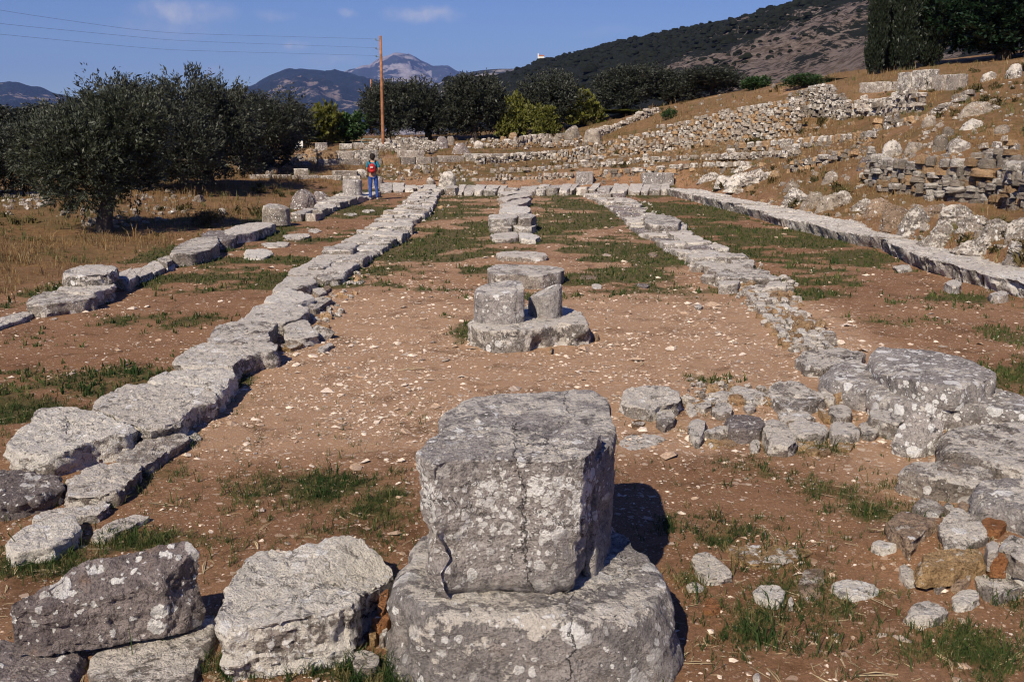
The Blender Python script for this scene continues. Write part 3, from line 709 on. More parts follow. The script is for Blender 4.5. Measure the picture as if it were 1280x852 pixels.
# ------------------------------------------------------------------ left outer foundation wall
outer_left = empty('foundation_wall', W(250, 330), 'thin outer wall of grey blocks along the left grass edge', 'foundation wall')
for (pts, z, zb, m) in [
    ([(-30, 408), (0, 396), (30, 388), (44, 390), (30, 397), (0, 407), (-30, 418)], .12, -.05, 'grey'),
    ([(31, 376), (43, 369), (66, 362), (100, 363), (118, 366), (122, 371), (100, 375), (75, 378), (55, 381), (36, 380)], .30, -.03, 'plain'),
    ([(70, 362), (79, 356), (104, 354), (131, 352), (146, 355), (134, 361), (112, 367)], .34, .0, 'grey'),
    ([(210, 317), (223, 305), (236, 299), (250, 295), (270, 294), (274, 302), (266, 310), (240, 316)], .42, -.03, 'plain'),
    ([(250, 294), (264, 287), (285, 288), (298, 293), (292, 299), (272, 301)], .36, -.03, 'dark'),
    ([(275, 290), (296, 281), (326, 276), (346, 278), (336, 283), (318, 289), (290, 293)], .38, -.03, 'grey'),
    ([(202, 329), (218, 328), (217, 334), (204, 335)], .1, -.03, 'pale')]:
    S(pts, z * .6, zb, m, 'stone', outer_left)
band(outer_left, [(138, 345), (165, 334), (190, 324), (210, 317)], [(158, 353), (184, 340), (206, 330), (216, 325)], .15, -.05, 4, [1], ['grey', 'plain'], 21)
band(outer_left, [(362, 268), (380, 262), (400, 252), (418, 243), (440, 236), (470, 232)], [(374, 278), (395, 269), (416, 258), (432, 252), (455, 246), (478, 239)], .2, -.05, 10, [1, 1, 2], ['grey', 'plain', 'pale'], 23)
S([(76, 341), (84, 336), (106, 330), (130, 330), (147, 331), (148, 336), (136, 342), (110, 344), (84, 345)], .37, .20, 'grey', 'capping_block', label='grey block lying on top of the outer wall end, far left', cat='stone block')

# ------------------------------------------------------------------ column drums


def drum(pos, rad, h, m, label, parent=None, tilt=(0, 0), slope=(0, 0), wedge=None, seed=1, n=72, chip=.5):
    """a column drum: round side with weathered edges, its top plane may slope"""
    rg = np.random.default_rng(seed); K = 16; V = []
    ang = np.linspace(0, 2 * math.pi, n, endpoint=False)
    if wedge: # part of a drum broken along a vertical plane
        nx, ny, dist = wedge
    rings = []
    for k in range(5): rings.append((rad * (.2 + .17 * k) , h, 0))
    rings += [(rad * .96, h, 0), (rad * .99, h - .012, 1), (rad, h - .035, 1)]
    for k in range(1, K): rings.append((rad * (1 + .02 * k / K), (h - .035) * (1 - k / (K - 1)), 1))
    for (rr, z, sd) in rings:
        x, y = rr * np.cos(ang), rr * np.sin(ang)
        zz = np.full(n, z) + (slope[0] * x + slope[1] * y) * (z / h)
        V.append(np.stack([x, y, zz], 1))
    nr = len(V); V = np.vstack([[0, 0, h]] + V + [[0, 0, 0]])
    if wedge:
        o_ = np.maximum(V[:, 0] * nx + V[:, 1] * ny - dist, 0); V[:, 0] -= nx * o_; V[:, 1] -= ny * o_
    for k in range(4):
        th = rg.uniform(0, 6.28); el = R(rg.uniform(15, 60)); nn = np.array([math.cos(th) * math.cos(el), math.sin(th) * math.cos(el), math.sin(el)])
        d = V @ nn; o_ = np.maximum(d - d.max() + rg.uniform(.02, .09) * chip * rad * 2, 0); V -= np.outer(o_, nn) * .9
    rl = np.linalg.norm(V[:, :2], axis=1)[:, None] + 1e-6; nrm = np.c_[V[:, :2] / rl, np.zeros(len(V))]
    V = V + nrm * (fbm(V * 9 + seed * 7, 4, seed) * .012)[:, None] + np.array([0, 0, 1.0]) * (fbm(V * 5 + 3, 3, seed + 1) * .012)[:, None]
    idx = 1 + np.arange(nr * n).reshape(nr, n); nxt = np.roll(idx, -1, 1)
    q = np.stack([idx[:-1], idx[1:], nxt[1:], nxt[:-1]], -1).reshape(-1, 4)
    t = np.vstack([np.stack([np.zeros(n, int), idx[0], nxt[0]], 1), np.stack([np.full(n, len(V) - 1), nxt[-1], idx[-1]], 1)])
    o = link('column_drum', mk_mesh('column_drum', V, [q, t], M[m], True, 40), None, pos, label, 'column drum')
    o.rotation_euler = (tilt[0], tilt[1], 0); return o


p = W(346, 283, .0); drum((p[0], p[1], .05), .37, .50, 'plain', 'grey column drum with a slanted top on the left outer wall', slope=(-.10, .1), seed=3, chip=1.2)
p = W(441, 250, 0); drum((p[0], p[1], .17), .37, .60, 'base', 'upright column drum on the left outer wall beside the hiker', seed=5)
b2 = S([(584, 400), (590, 394), (606, 389), (640, 384), (690, 378), (712, 383), (727, 387), (736, 396), (738, 403), (720, 406), (700, 404), (672, 410), (641, 413), (612, 413), (596, 409)], .26, -.05, 'grey', 'round_plinth',
       label='cracked round column base in the middle carrying two drum pieces', cat='column base', amp=.03, taper=.08, rough=.03, r=.05, chaikin=2)
p = W(627, 399, .26); drum((p[0], p[1], .24), .325, .40, 'base', 'large drum piece standing on the middle column base', slope=(.10, .12), wedge=(.97, .1, .24), seed=8)
p = W(681, 394, .26); drum((p[0], p[1], .24), .21, .30, 'base', 'small wedge of drum on the right of the middle column base', slope=(.45, .1), wedge=(-.8, -.5, .13), seed=12)
S([(608, 336), (616, 331), (630, 329), (665, 331), (700, 332), (709, 337), (697, 341), (670, 345), (640, 343), (616, 343)], .21, -.05, 'plain', 'slab', label='flat-topped brown-grey slab just behind the middle column base', cat='stone slab', amp=.02, r=.02)
S([(618, 316), (630, 313), (660, 313), (680, 315), (687, 320), (670, 322), (640, 321), (622, 320)], .10, -.05, 'pale', 'slab', label='thin pale slab beyond the flat-topped brown-grey slab on the centre line', cat='stone slab')
mid_row = empty('footing_row', W(640, 270), 'short rough row of pale stones along the centre line of the floor', 'footing')
for (pts, z, zb, m) in [
    ([(614, 293), (622, 290), (646, 290), (648, 296), (630, 298), (616, 298)], .12, -.05, 'pale'),
    ([(648, 290), (668, 291), (674, 295), (668, 299), (650, 298)], .12, -.05, 'white'),
    ([(611, 269), (624, 267), (646, 267), (647, 271), (630, 273), (612, 273)], .38, .15, 'grey'),
    ([(647, 267), (664, 266), (671, 269), (665, 273), (649, 273)], .38, .1, 'plain'),
    ([(611, 280), (628, 278), (640, 278), (640, 284), (614, 284)], .18, -.05, 'plain'),
    ([(641, 278), (664, 277), (672, 281), (664, 284), (642, 284)], .18, -.05, 'grey'),
    ([(622, 264), (630, 258), (655, 256), (664, 260), (662, 264), (640, 266)], .25, -.05, 'white'),
    ([(623, 256), (640, 250), (658, 246), (664, 249), (656, 254), (636, 259)], .2, -.05, 'pale'),
    ([(620, 248), (636, 243), (660, 241), (665, 244), (650, 247), (630, 250)], .18, -.05, 'pale'),
    ([(622, 240), (640, 236), (664, 235), (666, 239), (648, 241), (630, 243)], .2, -.05, 'grey')]:
    S(pts, z, zb, m, 'stone', mid_row)

# ------------------------------------------------------------------ right inner foundation wall
inner_right = empty('foundation_wall', W(880, 330), 'crumbling low foundation of grey rubble and slabs right of the centre', 'foundation wall')
band(inner_right, [(722, 240), (738, 240), (756, 255), (779, 271), (791, 286), (817, 297), (830, 310), (850, 316), (872, 330), (895, 346), (897, 360)],
     [(762, 238), (775, 240), (802, 255), (808, 265), (850, 275), (870, 295), (893, 303), (936, 320), (946, 334), (978, 350), (984, 362)], .10, -.05, 40, [1, 2, 3, 3], ['grey', 'pale', 'plain', 'grey', 'dark'], 31, gap=.012, jz=.07, jc=.08, miss=.07)
band(inner_right, [(930, 362), (938, 375), (950, 390), (965, 402), (972, 418), (984, 434)], [(985, 362), (987, 376), (1003, 392), (1020, 408), (1034, 424), (1050, 436)], .07, -.05, 11, [3, 4, 5], ['pale', 'grey', 'farwarm', 'white'], 32, gap=.03, jz=.03, miss=.16)
S([(996, 446), (1004, 437), (1030, 434), (1055, 434), (1082, 441), (1077, 452), (1050, 456), (1024, 460), (1006, 456)], .10, -.05, 'plain', 'stone', inner_right)
S([(804, 270), (812, 267), (836, 268), (852, 275), (846, 281), (820, 281), (806, 278)], .26, .0, 'plain', 'stone', inner_right)

# ------------------------------------------------------------------ right outer foundation wall
outer_right = empty('foundation_wall', W(1100, 300), 'long continuous outer wall of grey lichened ashlar blocks on the right', 'foundation wall')
band(outer_right, [(832, 236), (862, 242), (903, 252), (935, 259), (980, 272), (1000, 276), (1055, 289), (1114, 301), (1134, 313), (1166, 325), (1222, 338), (1285, 352), (1400, 390)],
     [(836, 229), (870, 235), (905, 243), (935, 249), (980, 259), (1000, 263), (1055, 275), (1109, 288), (1145, 298), (1175, 306), (1225, 317), (1282, 330), (1420, 362)], .27, -.05, 15, [1], ['grey', 'white', 'grey', 'grey'], 41, gap=-.03, jz=.012, jc=.006, amp=.06, r=.035, taper=-.3, res=1.6, rough=.015, ratio=.05, cuts=2, cutd=(.01, .03))
for (pts, z, m) in [([(1052, 292), (1066, 291), (1080, 296), (1070, 299)], .07, 'pale'), ([(1030, 291), (1044, 290), (1046, 294), (1034, 295)], .06, 'plain'), ([(1180, 352), (1196, 348), (1204, 354), (1192, 359)], .12, 'grey'), ([(1238, 366), (1258, 363), (1260, 368), (1242, 371)], .12, 'pale'),
        ([(1116, 332), (1134, 330), (1140, 335), (1124, 338)], .06, 'grey')]:
    S(pts, z, -.05, m, 'stone', outer_right)

# ------------------------------------------------------------------ right foreground blocks
S([(1083, 441), (1087, 435), (1100, 432), (1140, 435), (1176, 437), (1205, 444), (1232, 452), (1247, 462), (1248, 470), (1226, 478), (1196, 484), (1160, 480), (1124, 471), (1098, 456)], .385, .18, 'spot', 'capping_slab',
  label='white-spotted grey slab lying on top of the long rounded block, right', cat='stone slab', amp=.02, r=.03, rough=.03)
S([(1024, 462), (1027, 452), (1040, 446), (1080, 452), (1150, 462), (1220, 475), (1264, 486), (1330, 505), (1320, 520), (1240, 512), (1188, 506), (1142, 508), (1105, 497), (1066, 480), (1040, 474)], .22, -.05, 'spot', 'rounded_block',
  label='long rounded grey block carrying the white-spotted slab', cat='stone block', amp=.03, r=.09, rough=.03, chaikin=2)
S([(1082, 512), (1098, 508), (1118, 515), (1134, 522), (1124, 531), (1104, 526), (1088, 521)], .14, -.05, 'plain', 'small_block', label='small oblong grey stone below the left end of the rounded block', cat='stone')
S([(1112, 552, .10), (1124, 530, .2), (1138, 514, .3), (1158, 512, .32), (1177, 521, .28), (1182, 532, .22), (1164, 554, .1), (1138, 568, .03)], .2, -.08, 'spot', 'leaning_slab', label='leaning dark grey slab with large round white lichens', cat='stone slab', amp=.015, r=.03)
S([(1162, 556), (1170, 540), (1198, 530), (1235, 529), (1285, 524), (1350, 530), (1350, 585), (1280, 590), (1240, 580), (1198, 566), (1168, 562)], .19, -.05, 'plain', 'flat_block', label='big flat brown-grey slab behind the leaning slab at the right edge', cat='stone slab', amp=.03, r=.05, rough=.03)
S([(1121, 584), (1136, 575), (1180, 573), (1222, 577), (1246, 586), (1240, 596), (1216, 602), (1188, 600), (1146, 593)], .16, -.05, 'plain', 'low_block', label='low rounded grey stone in front of the big flat slab', cat='stone', amp=.025, r=.05)
S([(1212, 616), (1222, 599), (1246, 591), (1284, 593), (1345, 600), (1350, 638), (1290, 640), (1262, 634), (1228, 626)], .28, -.05, 'base', 'side_block', label='blue-grey boulder with white lichen rim cut by the right edge', cat='boulder', amp=.03, r=.07)
GP = 'stones heaped in the small pile at right'
for (pts, z, zb, m, lb) in [
    ([(1106, 648), (1117, 636), (1132, 631), (1160, 634), (1172, 650), (1152, 668), (1138, 680), (1124, 666), (1112, 658)], .26, -.03, 'brown', 'pitted brown boulder, biggest stone on the left of the pile'),
    ([(1140, 628), (1156, 617), (1170, 622), (1180, 636), (1170, 650), (1150, 640)], .30, .0, 'plain', 'grey stone behind the pitted brown boulder'),
    ([(1172, 656), (1182, 637), (1211, 634), (1226, 648), (1238, 666), (1210, 674), (1186, 678)], .26, .0, 'plain', 'mottled grey stone in the middle of the pile'),
    ([(1224, 652), (1234, 643), (1250, 644), (1260, 653), (1252, 663), (1234, 662)], .34, .1, 'rust', 'bright orange-brown stone on top of the pile'),
    ([(1144, 699), (1152, 688), (1190, 678), (1220, 671), (1232, 684), (1231, 697), (1196, 706), (1160, 710), (1148, 708)], .24, .08, 'ochre', 'long yellowish stone lying across the front of the pile'),
    ([(1178, 629), (1184, 622), (1196, 633), (1190, 640)], .28, .05, 'pale', 'small bright white stone at the back of the pile'),
    ([(1196, 628), (1206, 624), (1214, 632), (1206, 638)], .2, .0, 'brown', 'small reddish brown stone behind the mottled grey one'),
    ([(1250, 672), (1264, 660), (1290, 672), (1290, 700), (1268, 696), (1254, 684)], .30, .0, 'plain', 'pale grey stone right of the orange one'),
    ([(1232, 678), (1240, 672), (1252, 680), (1248, 688), (1236, 688)], .28, .1, 'pale', 'small cream stone at the right end of the long yellowish stone'),
    ([(1233, 690), (1248, 687), (1262, 691), (1260, 698), (1240, 697)], .22, .08, 'rust', 'flat red-brown stone under the small cream stone'),
    ([(1232, 702), (1256, 698), (1290, 710), (1290, 728), (1262, 718), (1240, 712)], .16, .0, 'grey', 'grey slab in the lower right of the pile'),
    ([(1216, 715), (1236, 709), (1260, 718), (1283, 734), (1262, 742), (1240, 748), (1226, 734)], .12, -.03, 'plain', 'square grey stone at the front right of the pile'),
    ([(1164, 718), (1182, 715), (1183, 728), (1170, 732)], .10, -.03, 'pale', 'small square pale stone under the long yellowish stone'),
    ([(1186, 716), (1208, 714), (1214, 724), (1200, 732), (1188, 728)], .10, -.03, 'brown', 'small brown stone beside the square pale stone'),
    ([(1188, 742), (1206, 732), (1224, 736), (1226, 746), (1208, 756), (1192, 754)], .05, -.03, 'white', 'black and white mottled stone before the pile'),
    ([(1128, 766), (1138, 752), (1156, 747), (1186, 760), (1184, 770), (1146, 774)], .07, -.03, 'grey', 'low blue-white stone alone in front of the pile'),
    ([(1088, 678), (1096, 673), (1124, 680), (1122, 684), (1104, 684)], .05, -.03, 'white', 'thin white flake left of the pile'),
    ([(1126, 700), (1140, 706), (1150, 722), (1136, 726), (1124, 714)], .04, -.03, 'pale', 'sunken pale stone left of the long yellowish stone')]:
    q_ = W(np.mean([q[0] for q in pts]), np.mean([q[1] for q in pts]), .12); th_ = .045 + .085 * z; zt_ = float(H(q_[0], q_[1])) + th_; S(pts, zt_, zt_ - th_ - .05, m, 'rubble_stone', label=lb, cat='stone', group=GP, r=.008, res=1.4, cuts=8, cutd=(.03, .2), ratio=.08, rough=.03)
GL = 'stones lying in the grass right of the column base'
for (pts, z, zb, m, lb) in [
    ([(861, 692), (887, 687), (904, 701), (919, 717), (898, 722), (876, 724)], .09, -.03, 'pale', 'speckled cream stone nearest the column base shadow'),
    ([(857, 729), (868, 723), (882, 733), (874, 738), (860, 737)], .04, -.03, 'pale', 'small white flake beside the column base'),
    ([(878, 756), (884, 744), (896, 746), (904, 758), (896, 763), (880, 763)], .06, -.03, 'rust', 'small pinkish orange stone beside the column base'),
    ([(938, 740), (948, 728), (968, 728), (985, 734), (974, 752), (956, 750)], .07, -.03, 'white', 'blue-white banded stone in the grass'),
    ([(905, 684), (932, 681), (975, 680), (1012, 681), (1018, 690), (990, 700), (978, 706), (935, 705), (912, 694)], .05, -.05, 'ochre', 'half-buried slab with a yellow edge in the grass'),
    ([(998, 726), (1002, 712), (1016, 703), (1030, 710), (1035, 728), (1028, 744), (1012, 749), (1001, 742)], .04, -.03, 'brown', 'smooth round brown stone set flat in the ground'),
    ([(1036, 730), (1054, 722), (1080, 724), (1102, 734), (1092, 744), (1064, 746), (1044, 740)], .04, -.03, 'white', 'flat black and white flake right of the round brown stone'),
    ([(984, 748), (990, 744), (993, 754), (986, 755)], .05, -.02, 'pale', 'tiny cream chip in front of the round brown stone'),
    ([(940, 842), (948, 838), (952, 848), (944, 850)], .04, -.02, 'pale', 'lone white chip at the bottom edge of the grass')]:
    S(pts, z * .5, zb, m, 'loose_stone', label=lb, cat='stone', group=GL, r=.012, res=1.3, cuts=6, cutd=(.03, .14))

# ------------------------------------------------------------------ cross footing of rubble behind the tall block
cross = empty('rubble_footing', W(960, 520), 'low strip of broken grey stones and cobbles crossing right of the tall block', 'footing')
for (pts, z, zb, m) in [
    ([(779, 496), (786, 487), (802, 482), (825, 480), (842, 485), (850, 493), (846, 503), (824, 506), (814, 512), (796, 506), (782, 503)], .20, -.03, 'grey'),
    ([(821, 512), (830, 508), (840, 514), (842, 522), (832, 532), (822, 528)], .12, -.03, 'plain'),
    ([(776, 555), (782, 546), (796, 542), (826, 544), (832, 548), (816, 557), (790, 562)], .03, -.03, 'plain'),
    ([(860, 527), (868, 522), (882, 524), (880, 536), (872, 550), (864, 540)], .13, -.03, 'grey'),
    ([(879, 538), (896, 532), (911, 531), (911, 537), (890, 541)], .13, -.03, 'plain'),
    ([(909, 522), (922, 518), (945, 518), (953, 528), (951, 534), (930, 536), (912, 534)], .20, -.03, 'dark'),
    ([(953, 526), (962, 521), (977, 522), (988, 536), (995, 550), (985, 556), (958, 553), (955, 540)], .17, -.05, 'pale'),
    ([(986, 532), (996, 524), (1026, 527), (1034, 534), (1026, 540), (1005, 542), (990, 538)], .15, -.03, 'grey'),
    ([(1037, 529), (1052, 524), (1070, 530), (1074, 537), (1062, 543), (1042, 542)], .15, -.03, 'grey'),
    ([(955, 488), (968, 478), (988, 474), (1008, 479), (1028, 492), (1030, 502), (1008, 510), (985, 512), (968, 504)], .14, -.03, 'plain'),
    ([(912, 486), (918, 481), (938, 484), (958, 492), (950, 498), (936, 500), (922, 494)], .12, -.03, 'grey'),
    ([(891, 492), (904, 486), (916, 490), (912, 498), (896, 501)], .10, -.03, 'pale'),
    ([(890, 510), (900, 501), (914, 506), (917, 514), (900, 517)], .10, -.03, 'plain'),
    ([(1037, 508), (1052, 503), (1063, 510), (1062, 518), (1046, 521), (1038, 515)], .14, -.03, 'plain'),
    ([(1025, 486), (1030, 482), (1045, 491), (1042, 499), (1030, 495)], .13, -.03, 'pale'),
    ([(972, 512), (1000, 512), (1020, 520), (1000, 524), (980, 522)], .1, -.03, 'plain'),
    ([(870, 498), (886, 498), (890, 506), (878, 511), (868, 506)], .08, -.03, 'pale'),
    ([(1074, 530), (1084, 526), (1096, 534), (1092, 542), (1078, 541)], .1, -.03, 'plain'),
    ([(993, 550), (1006, 546), (1018, 548), (1016, 556), (998, 558)], .05, -.03, 'ochre'),
    ([(1008, 560), (1018, 557), (1022, 563), (1012, 566)], .05, -.03, 'ochre'), ([(1024, 560), (1034, 556), (1037, 563), (1028, 567)], .05, -.03, 'farwarm'),
    ([(1047, 553), (1056, 549), (1066, 553), (1062, 560), (1052, 560)], .05, -.03, 'ochre'), ([(938, 553), (944, 548), (951, 552), (948, 561), (939, 562)], .06, -.03, 'pale'),
    ([(884, 550), (892, 545), (900, 552), (892, 560)], .05, -.03, 'ochre'), ([(902, 550), (914, 548), (920, 554), (908, 558)], .05, -.03, 'farwarm'),
    ([(789, 526), (797, 523), (806, 528), (800, 534), (791, 533)], .05, -.02, 'farwarm'), ([(1022, 508), (1034, 514), (1040, 522), (1030, 521)], .1, -.03, 'ochre'), ([(930, 506), (942, 502), (944, 510), (934, 513)], .08, -.03, 'pale'),
    ([(858, 504), (866, 500), (870, 506), (862, 510)], .05, -.02, 'pale'), ([(857, 510), (868, 510), (872, 516), (862, 518)], .04, -.02, 'pale')]:
    S(pts, z * .62, zb, m, 'stone', cross, r=.010, cuts=6, cutd=(.03, .14), res=1.2)

# ------------------------------------------------------------------ loose flat stones on the floor
for (pts, z, m, lb) in [
    ([(353, 294), (364, 291), (384, 291), (389, 295), (376, 298), (356, 298)], .08, 'pale', 'flat pale stone just right of the slanted drum'),
    ([(325, 304), (340, 301), (362, 302), (360, 307), (332, 308)], .07, 'pale', 'flat pale stone in the left aisle, middle of the three near the slanted drum'),
    ([(303, 315), (312, 310), (336, 311), (344, 316), (330, 322), (306, 321)], .10, 'white', 'whitish angular stone in the left aisle nearest the dark wall block'),
    ([(428, 267), (440, 265), (448, 268), (436, 270)], .04, 'pale', 'small flat stone in the aisle left of the hiker shadow'),
    ([(450, 263), (462, 261), (470, 263), (458, 266)], .04, 'pale', 'thin pale stone in the aisle in front of the hiker'),
    ([(382, 288), (394, 285), (404, 288), (394, 291)], .04, 'pale', 'small pale stone between the slanted drum and the inner wall'),
    ([(436, 351), (446, 348), (459, 350), (452, 354), (438, 354)], .04, 'plain', 'oval grey stone right of the inner left wall'),
    ([(720, 346), (732, 342), (748, 343), (746, 348), (728, 349)], .03, 'brown', 'flat brown oval stone right of the flat-topped slab'),
    ([(738, 355), (750, 354), (754, 359), (742, 360)], .03, 'pale', 'small pale stone in front of the brown oval stone'),
    ([(794, 355), (806, 353), (815, 356), (806, 359)], .05, 'dark', 'thin dark slab on the gravel right of centre'),
    ([(806, 317), (816, 314), (824, 317), (816, 321)], .06, 'brown', 'small pinkish stone beside the right grass patch'),
    ([(686, 438), (688, 431), (691, 431), (690, 441)], .08, 'ochre', 'little upright tan sliver at the foot of the middle base'),
    ([(742, 417), (747, 414), (749, 422), (743, 423)], .07, 'farwarm', 'cream pebble at the right foot of the middle base'),
    ([(868, 382), (873, 379), (879, 382), (874, 386)], .06, 'pale', 'bright cobble alone on the gravel near the right wall')]:
    S(pts, z * .6, -.03, m, 'flat_stone', label=lb, cat='stone', r=.012, cuts=5)

# ------------------------------------------------------------------ stone prototypes for walls and heaps
def proto_stone(seed, Mn=9, Kt=1, Ks=2):
    rg = np.random.default_rng(seed); a = np.sort((np.arange(7) + rg.uniform(-.3, .3, 7)) * 2 * math.pi / 7)
    P = np.stack([np.cos(a) * .5 * rg.uniform(.75, 1.15, 7), np.sin(a) * .5 * rg.uniform(.75, 1.15, 7), rg.uniform(.8, 1.08, 7)], 1)
    me, org = slab_mesh('stone', P, 0, seed, None, r=.26, amp=.08, Mn=Mn, Kt=Kt, Ks=Ks, cuts=6, rough=.08, chaikin=0, cutd=(.05, .25), fr=.4)
    return me


PROTO = {}
for mk_ in ('far', 'farwarm', 'grey', 'pale', 'plain', 'brown'):
    L = []
    for k in range(6):
        me = proto_stone(900 + k * 7 + len(mk_), 16, 3, 4); me.materials.append(M[mk_]); L.append(me)
    PROTO[mk_] = L
LOW = []
for k in range(8):
    me = proto_stone(700 + k, 8, 1, 1); v = np.array([x.co[:] for x in me.vertices]); me.calc_loop_triangles()
    LOW.append((v, np.array([t.vertices[:] for t in me.loop_triangles]))); bpy.data.meshes.remove(me)


def inst(parent, mk_, pos, scl, rz, tx=0.0, k=0):
    o = link('stone', PROTO[mk_][k % 6], parent, pos); o.scale = scl; o.rotation_euler = (tx, 0, rz); return o


def walk(pts, step):
    P = np.array(pts, float); d = np.r_[0, np.cumsum(np.linalg.norm(np.diff(P[:, :2], axis=0), axis=1))]
    n = max(2, int(d[-1] / step)); t = np.linspace(0, d[-1], n)
    return np.stack([np.interp(t, d, P[:, k]) for k in range(3)], 1), d[-1]


def rwall(name, label, line, h, size, mats, seed, parts=False, depth=.45, hvar=.25, cat='stone wall', rows=1, flatn=.62, group=None):
    """dry stone wall of irregular courses along a ground line"""
    rg = np.random.default_rng(seed); P = [T(*p) for p in line]; Q, Ln = walk(P, .5)
    d = np.gradient(Q, axis=0); ang = np.arctan2(d[:, 1], d[:, 0])
    top = empty(name, Q[0], label, cat, group); pos = []; scl = []; rz = []
    hs = np.array(h, float) if hasattr(h, '__len__') else np.array([h, h], float)
    ch = size * flatn; z = -.06
    while z < hs.max() * 1.1:
        a = rg.uniform(0, size); hc = ch * rg.uniform(.7, 1.35)
        while a < Ln:
            l = size * float(np.clip(rg.lognormal(.12, .42), .4, 2.6)); t = (a + l / 2) / Ln
            if t > 1: break
            hh = np.interp(t, np.linspace(0, 1, len(hs)), hs) * (1 + hvar * float(vnoise(np.array([[a / size / 4, seed, 0.]]), 3)[0] * 2 - 1))
            if z + hc * .5 < hh and (parts or rg.random() > .07):
                q = np.array([np.interp(t, np.linspace(0, 1, len(Q)), Q[:, k]) for k in range(2)]); an = float(np.interp(t, np.linspace(0, 1, len(Q)), ang)); nx, ny = -math.sin(an), math.cos(an)
                g0 = float(np.interp(t, np.linspace(0, 1, len(Q)), Q[:, 2]))
                for rr in range(rows):
                    back = rg.normal(0, size * .12) + .10 * max(z, 0) + rr * size * .9
                    pos.append([q[0] + nx * back, q[1] + ny * back, g0 + z + rg.normal(0, .012)]); scl.append([l * 1.02, max(depth * .8, l * .8), hc * rg.uniform(.95, 1.15)]); rz.append(an + rg.normal(0, .16))
            a += l
        z += hc * .96
    pos = np.array(pos); scl = np.array(scl); rz = np.array(rz)
    if parts:
        for i in range(len(pos)): inst(top, str(rg.choice(mats)), pos[i], scl[i], float(rz[i] + rg.normal(0, .05)), float(rg.normal(0, .06)), int(rg.integers(0, 6)))
    else:
        mm = np.array([mats.index(str(rg.choice(mats))) for _ in pos])
        for k, mk_ in enumerate(mats):
            ix = mm == k
            if ix.any(): link('stones', scatter_mesh('stones', LOW, pos[ix], scl[ix], M[mk_], rotz=rz[ix], tilt=rg.normal(0, .2, ix.sum()), seed=seed + k), top, (0, 0, 0), kind='stuff').location = -top.location
    return top


def inpoly(x, y, poly):
    r = np.zeros(len(x), bool); n = len(poly)
    for i in range(n):
        x1, y1 = poly[i]; x2, y2 = poly[(i + 1) % n]
        c = ((y1 > y) != (y2 > y)) & (x < (x2 - x1) * (y - y1) / (y2 - y1 + 1e-9) + x1); r ^= c
    return r


def Tmany(px, py):
    """vectorised ground hits"""
    c, s = math.cos(PITCH), math.sin(PITCH); dx, dy = (px - 640) / F, (py - 426) / F
    d = np.stack([dx, c - s * dy, -s - c * dy], 1); t = np.concatenate([np.arange(9, 20, .1), np.arange(20, 60, .25), np.arange(60, 112, .5)])
    hit = np.full(len(px), t[-1]); done = np.zeros(len(px), bool)
    for k in range(1, len(t)):
        a = ~done
        if not a.any(): break
        q = d[a] * t[k]; b = EYE + q[:, 2] < H(q[:, 0], q[:, 1])
        ia = np.where(a)[0][b]; hit[ia] = t[k] - (t[k] - t[k - 1]) * .5; done[ia] = True
    p = d * hit[:, None]; p[:, 2] = H(p[:, 0], p[:, 1]); return p, done


def heap(name, label, poly, n, size, mats, seed, cat='rubble', pile=0.0, group=None, top=False):
    rg = np.random.default_rng(seed); xs = [p[0] for p in poly]; ys = [p[1] for p in poly]
    x = rg.uniform(min(xs), max(xs), n * 4); y = rg.uniform(min(ys), max(ys), n * 4); k = inpoly(x, y, poly); x, y = x[k][:n], y[k][:n]
    p, ok = Tmany(x, y); p = p[ok]; s = size * rg.lognormal(0, .45, len(p))
    p[:, 2] += -s * .12 + rg.uniform(0, pile, len(p)) ; sc3 = np.stack([s * rg.uniform(.9, 1.5, len(p)), s * rg.uniform(.8, 1.2, len(p)), s * rg.uniform(.4, .8, len(p))], 1)
    o = None; mm = rg.integers(0, len(mats), len(p)); tilt = rg.normal(0, .45, len(p))
    objs = []
    for j, mk_ in enumerate(mats):
        ix = mm == j
        if ix.any(): objs.append(link(name, scatter_mesh(name, LOW, p[ix], sc3[ix], M[mk_], tilt=tilt[ix], seed=seed + j), kind='stuff'))
    return objs


def ashlar(name, label, a, b, courses, hc, blen, mats, seed, depth=.5, cat='stone wall', back=.06, miss=0.0):
    rg = np.random.default_rng(seed); A, B = T(*a), T(*b); Ln = np.linalg.norm((B - A)[:2]); u = (B - A) / Ln; u[2] = 0; n = np.array([-u[1], u[0], 0])
    top = empty(name, A, label, cat); g0 = min(A[2], B[2]) - .05
    for c in range(courses):
        x = -rg.uniform(0, blen * .5)
        while x < Ln:
            l = blen * rg.uniform(.7, 1.3)
            if not (c == courses - 1 and rg.random() < miss):
                x0, x1 = max(x, 0) + .01, min(x + l, Ln) - .01
                if x1 - x0 > .2:
                    dz = (B[2] - A[2]) * (x0 + x1) / 2 / Ln; pr = rg.uniform(-.03, .03); z1 = A[2] - .05 + dz + (c + 1) * hc + (rg.uniform(-.03, .05) if c == courses - 1 else -.006)
                    C = [A + u * x0 + n * (c * back + pr), A + u * x1 + n * (c * back + pr), A + u * x1 + n * (c * back + depth), A + u * x0 + n * (c * back + depth)]
                    C = [np.array([q[0], q[1], z1]) for q in C]; _seed[0] += 1
                    me, org = slab_mesh('block', C, A[2] - .05 + dz + c * hc - (.25 if c == 0 else 0), _seed[0], M[str(rg.choice(mats))], Mn=28, Kt=2, Ks=3, r=.03, amp=.022, cuts=3, rough=.01, chaikin=1, ratio=.07, cutd=(.02, .1))
                    link('block', me, top, org)
            x += l
    return top


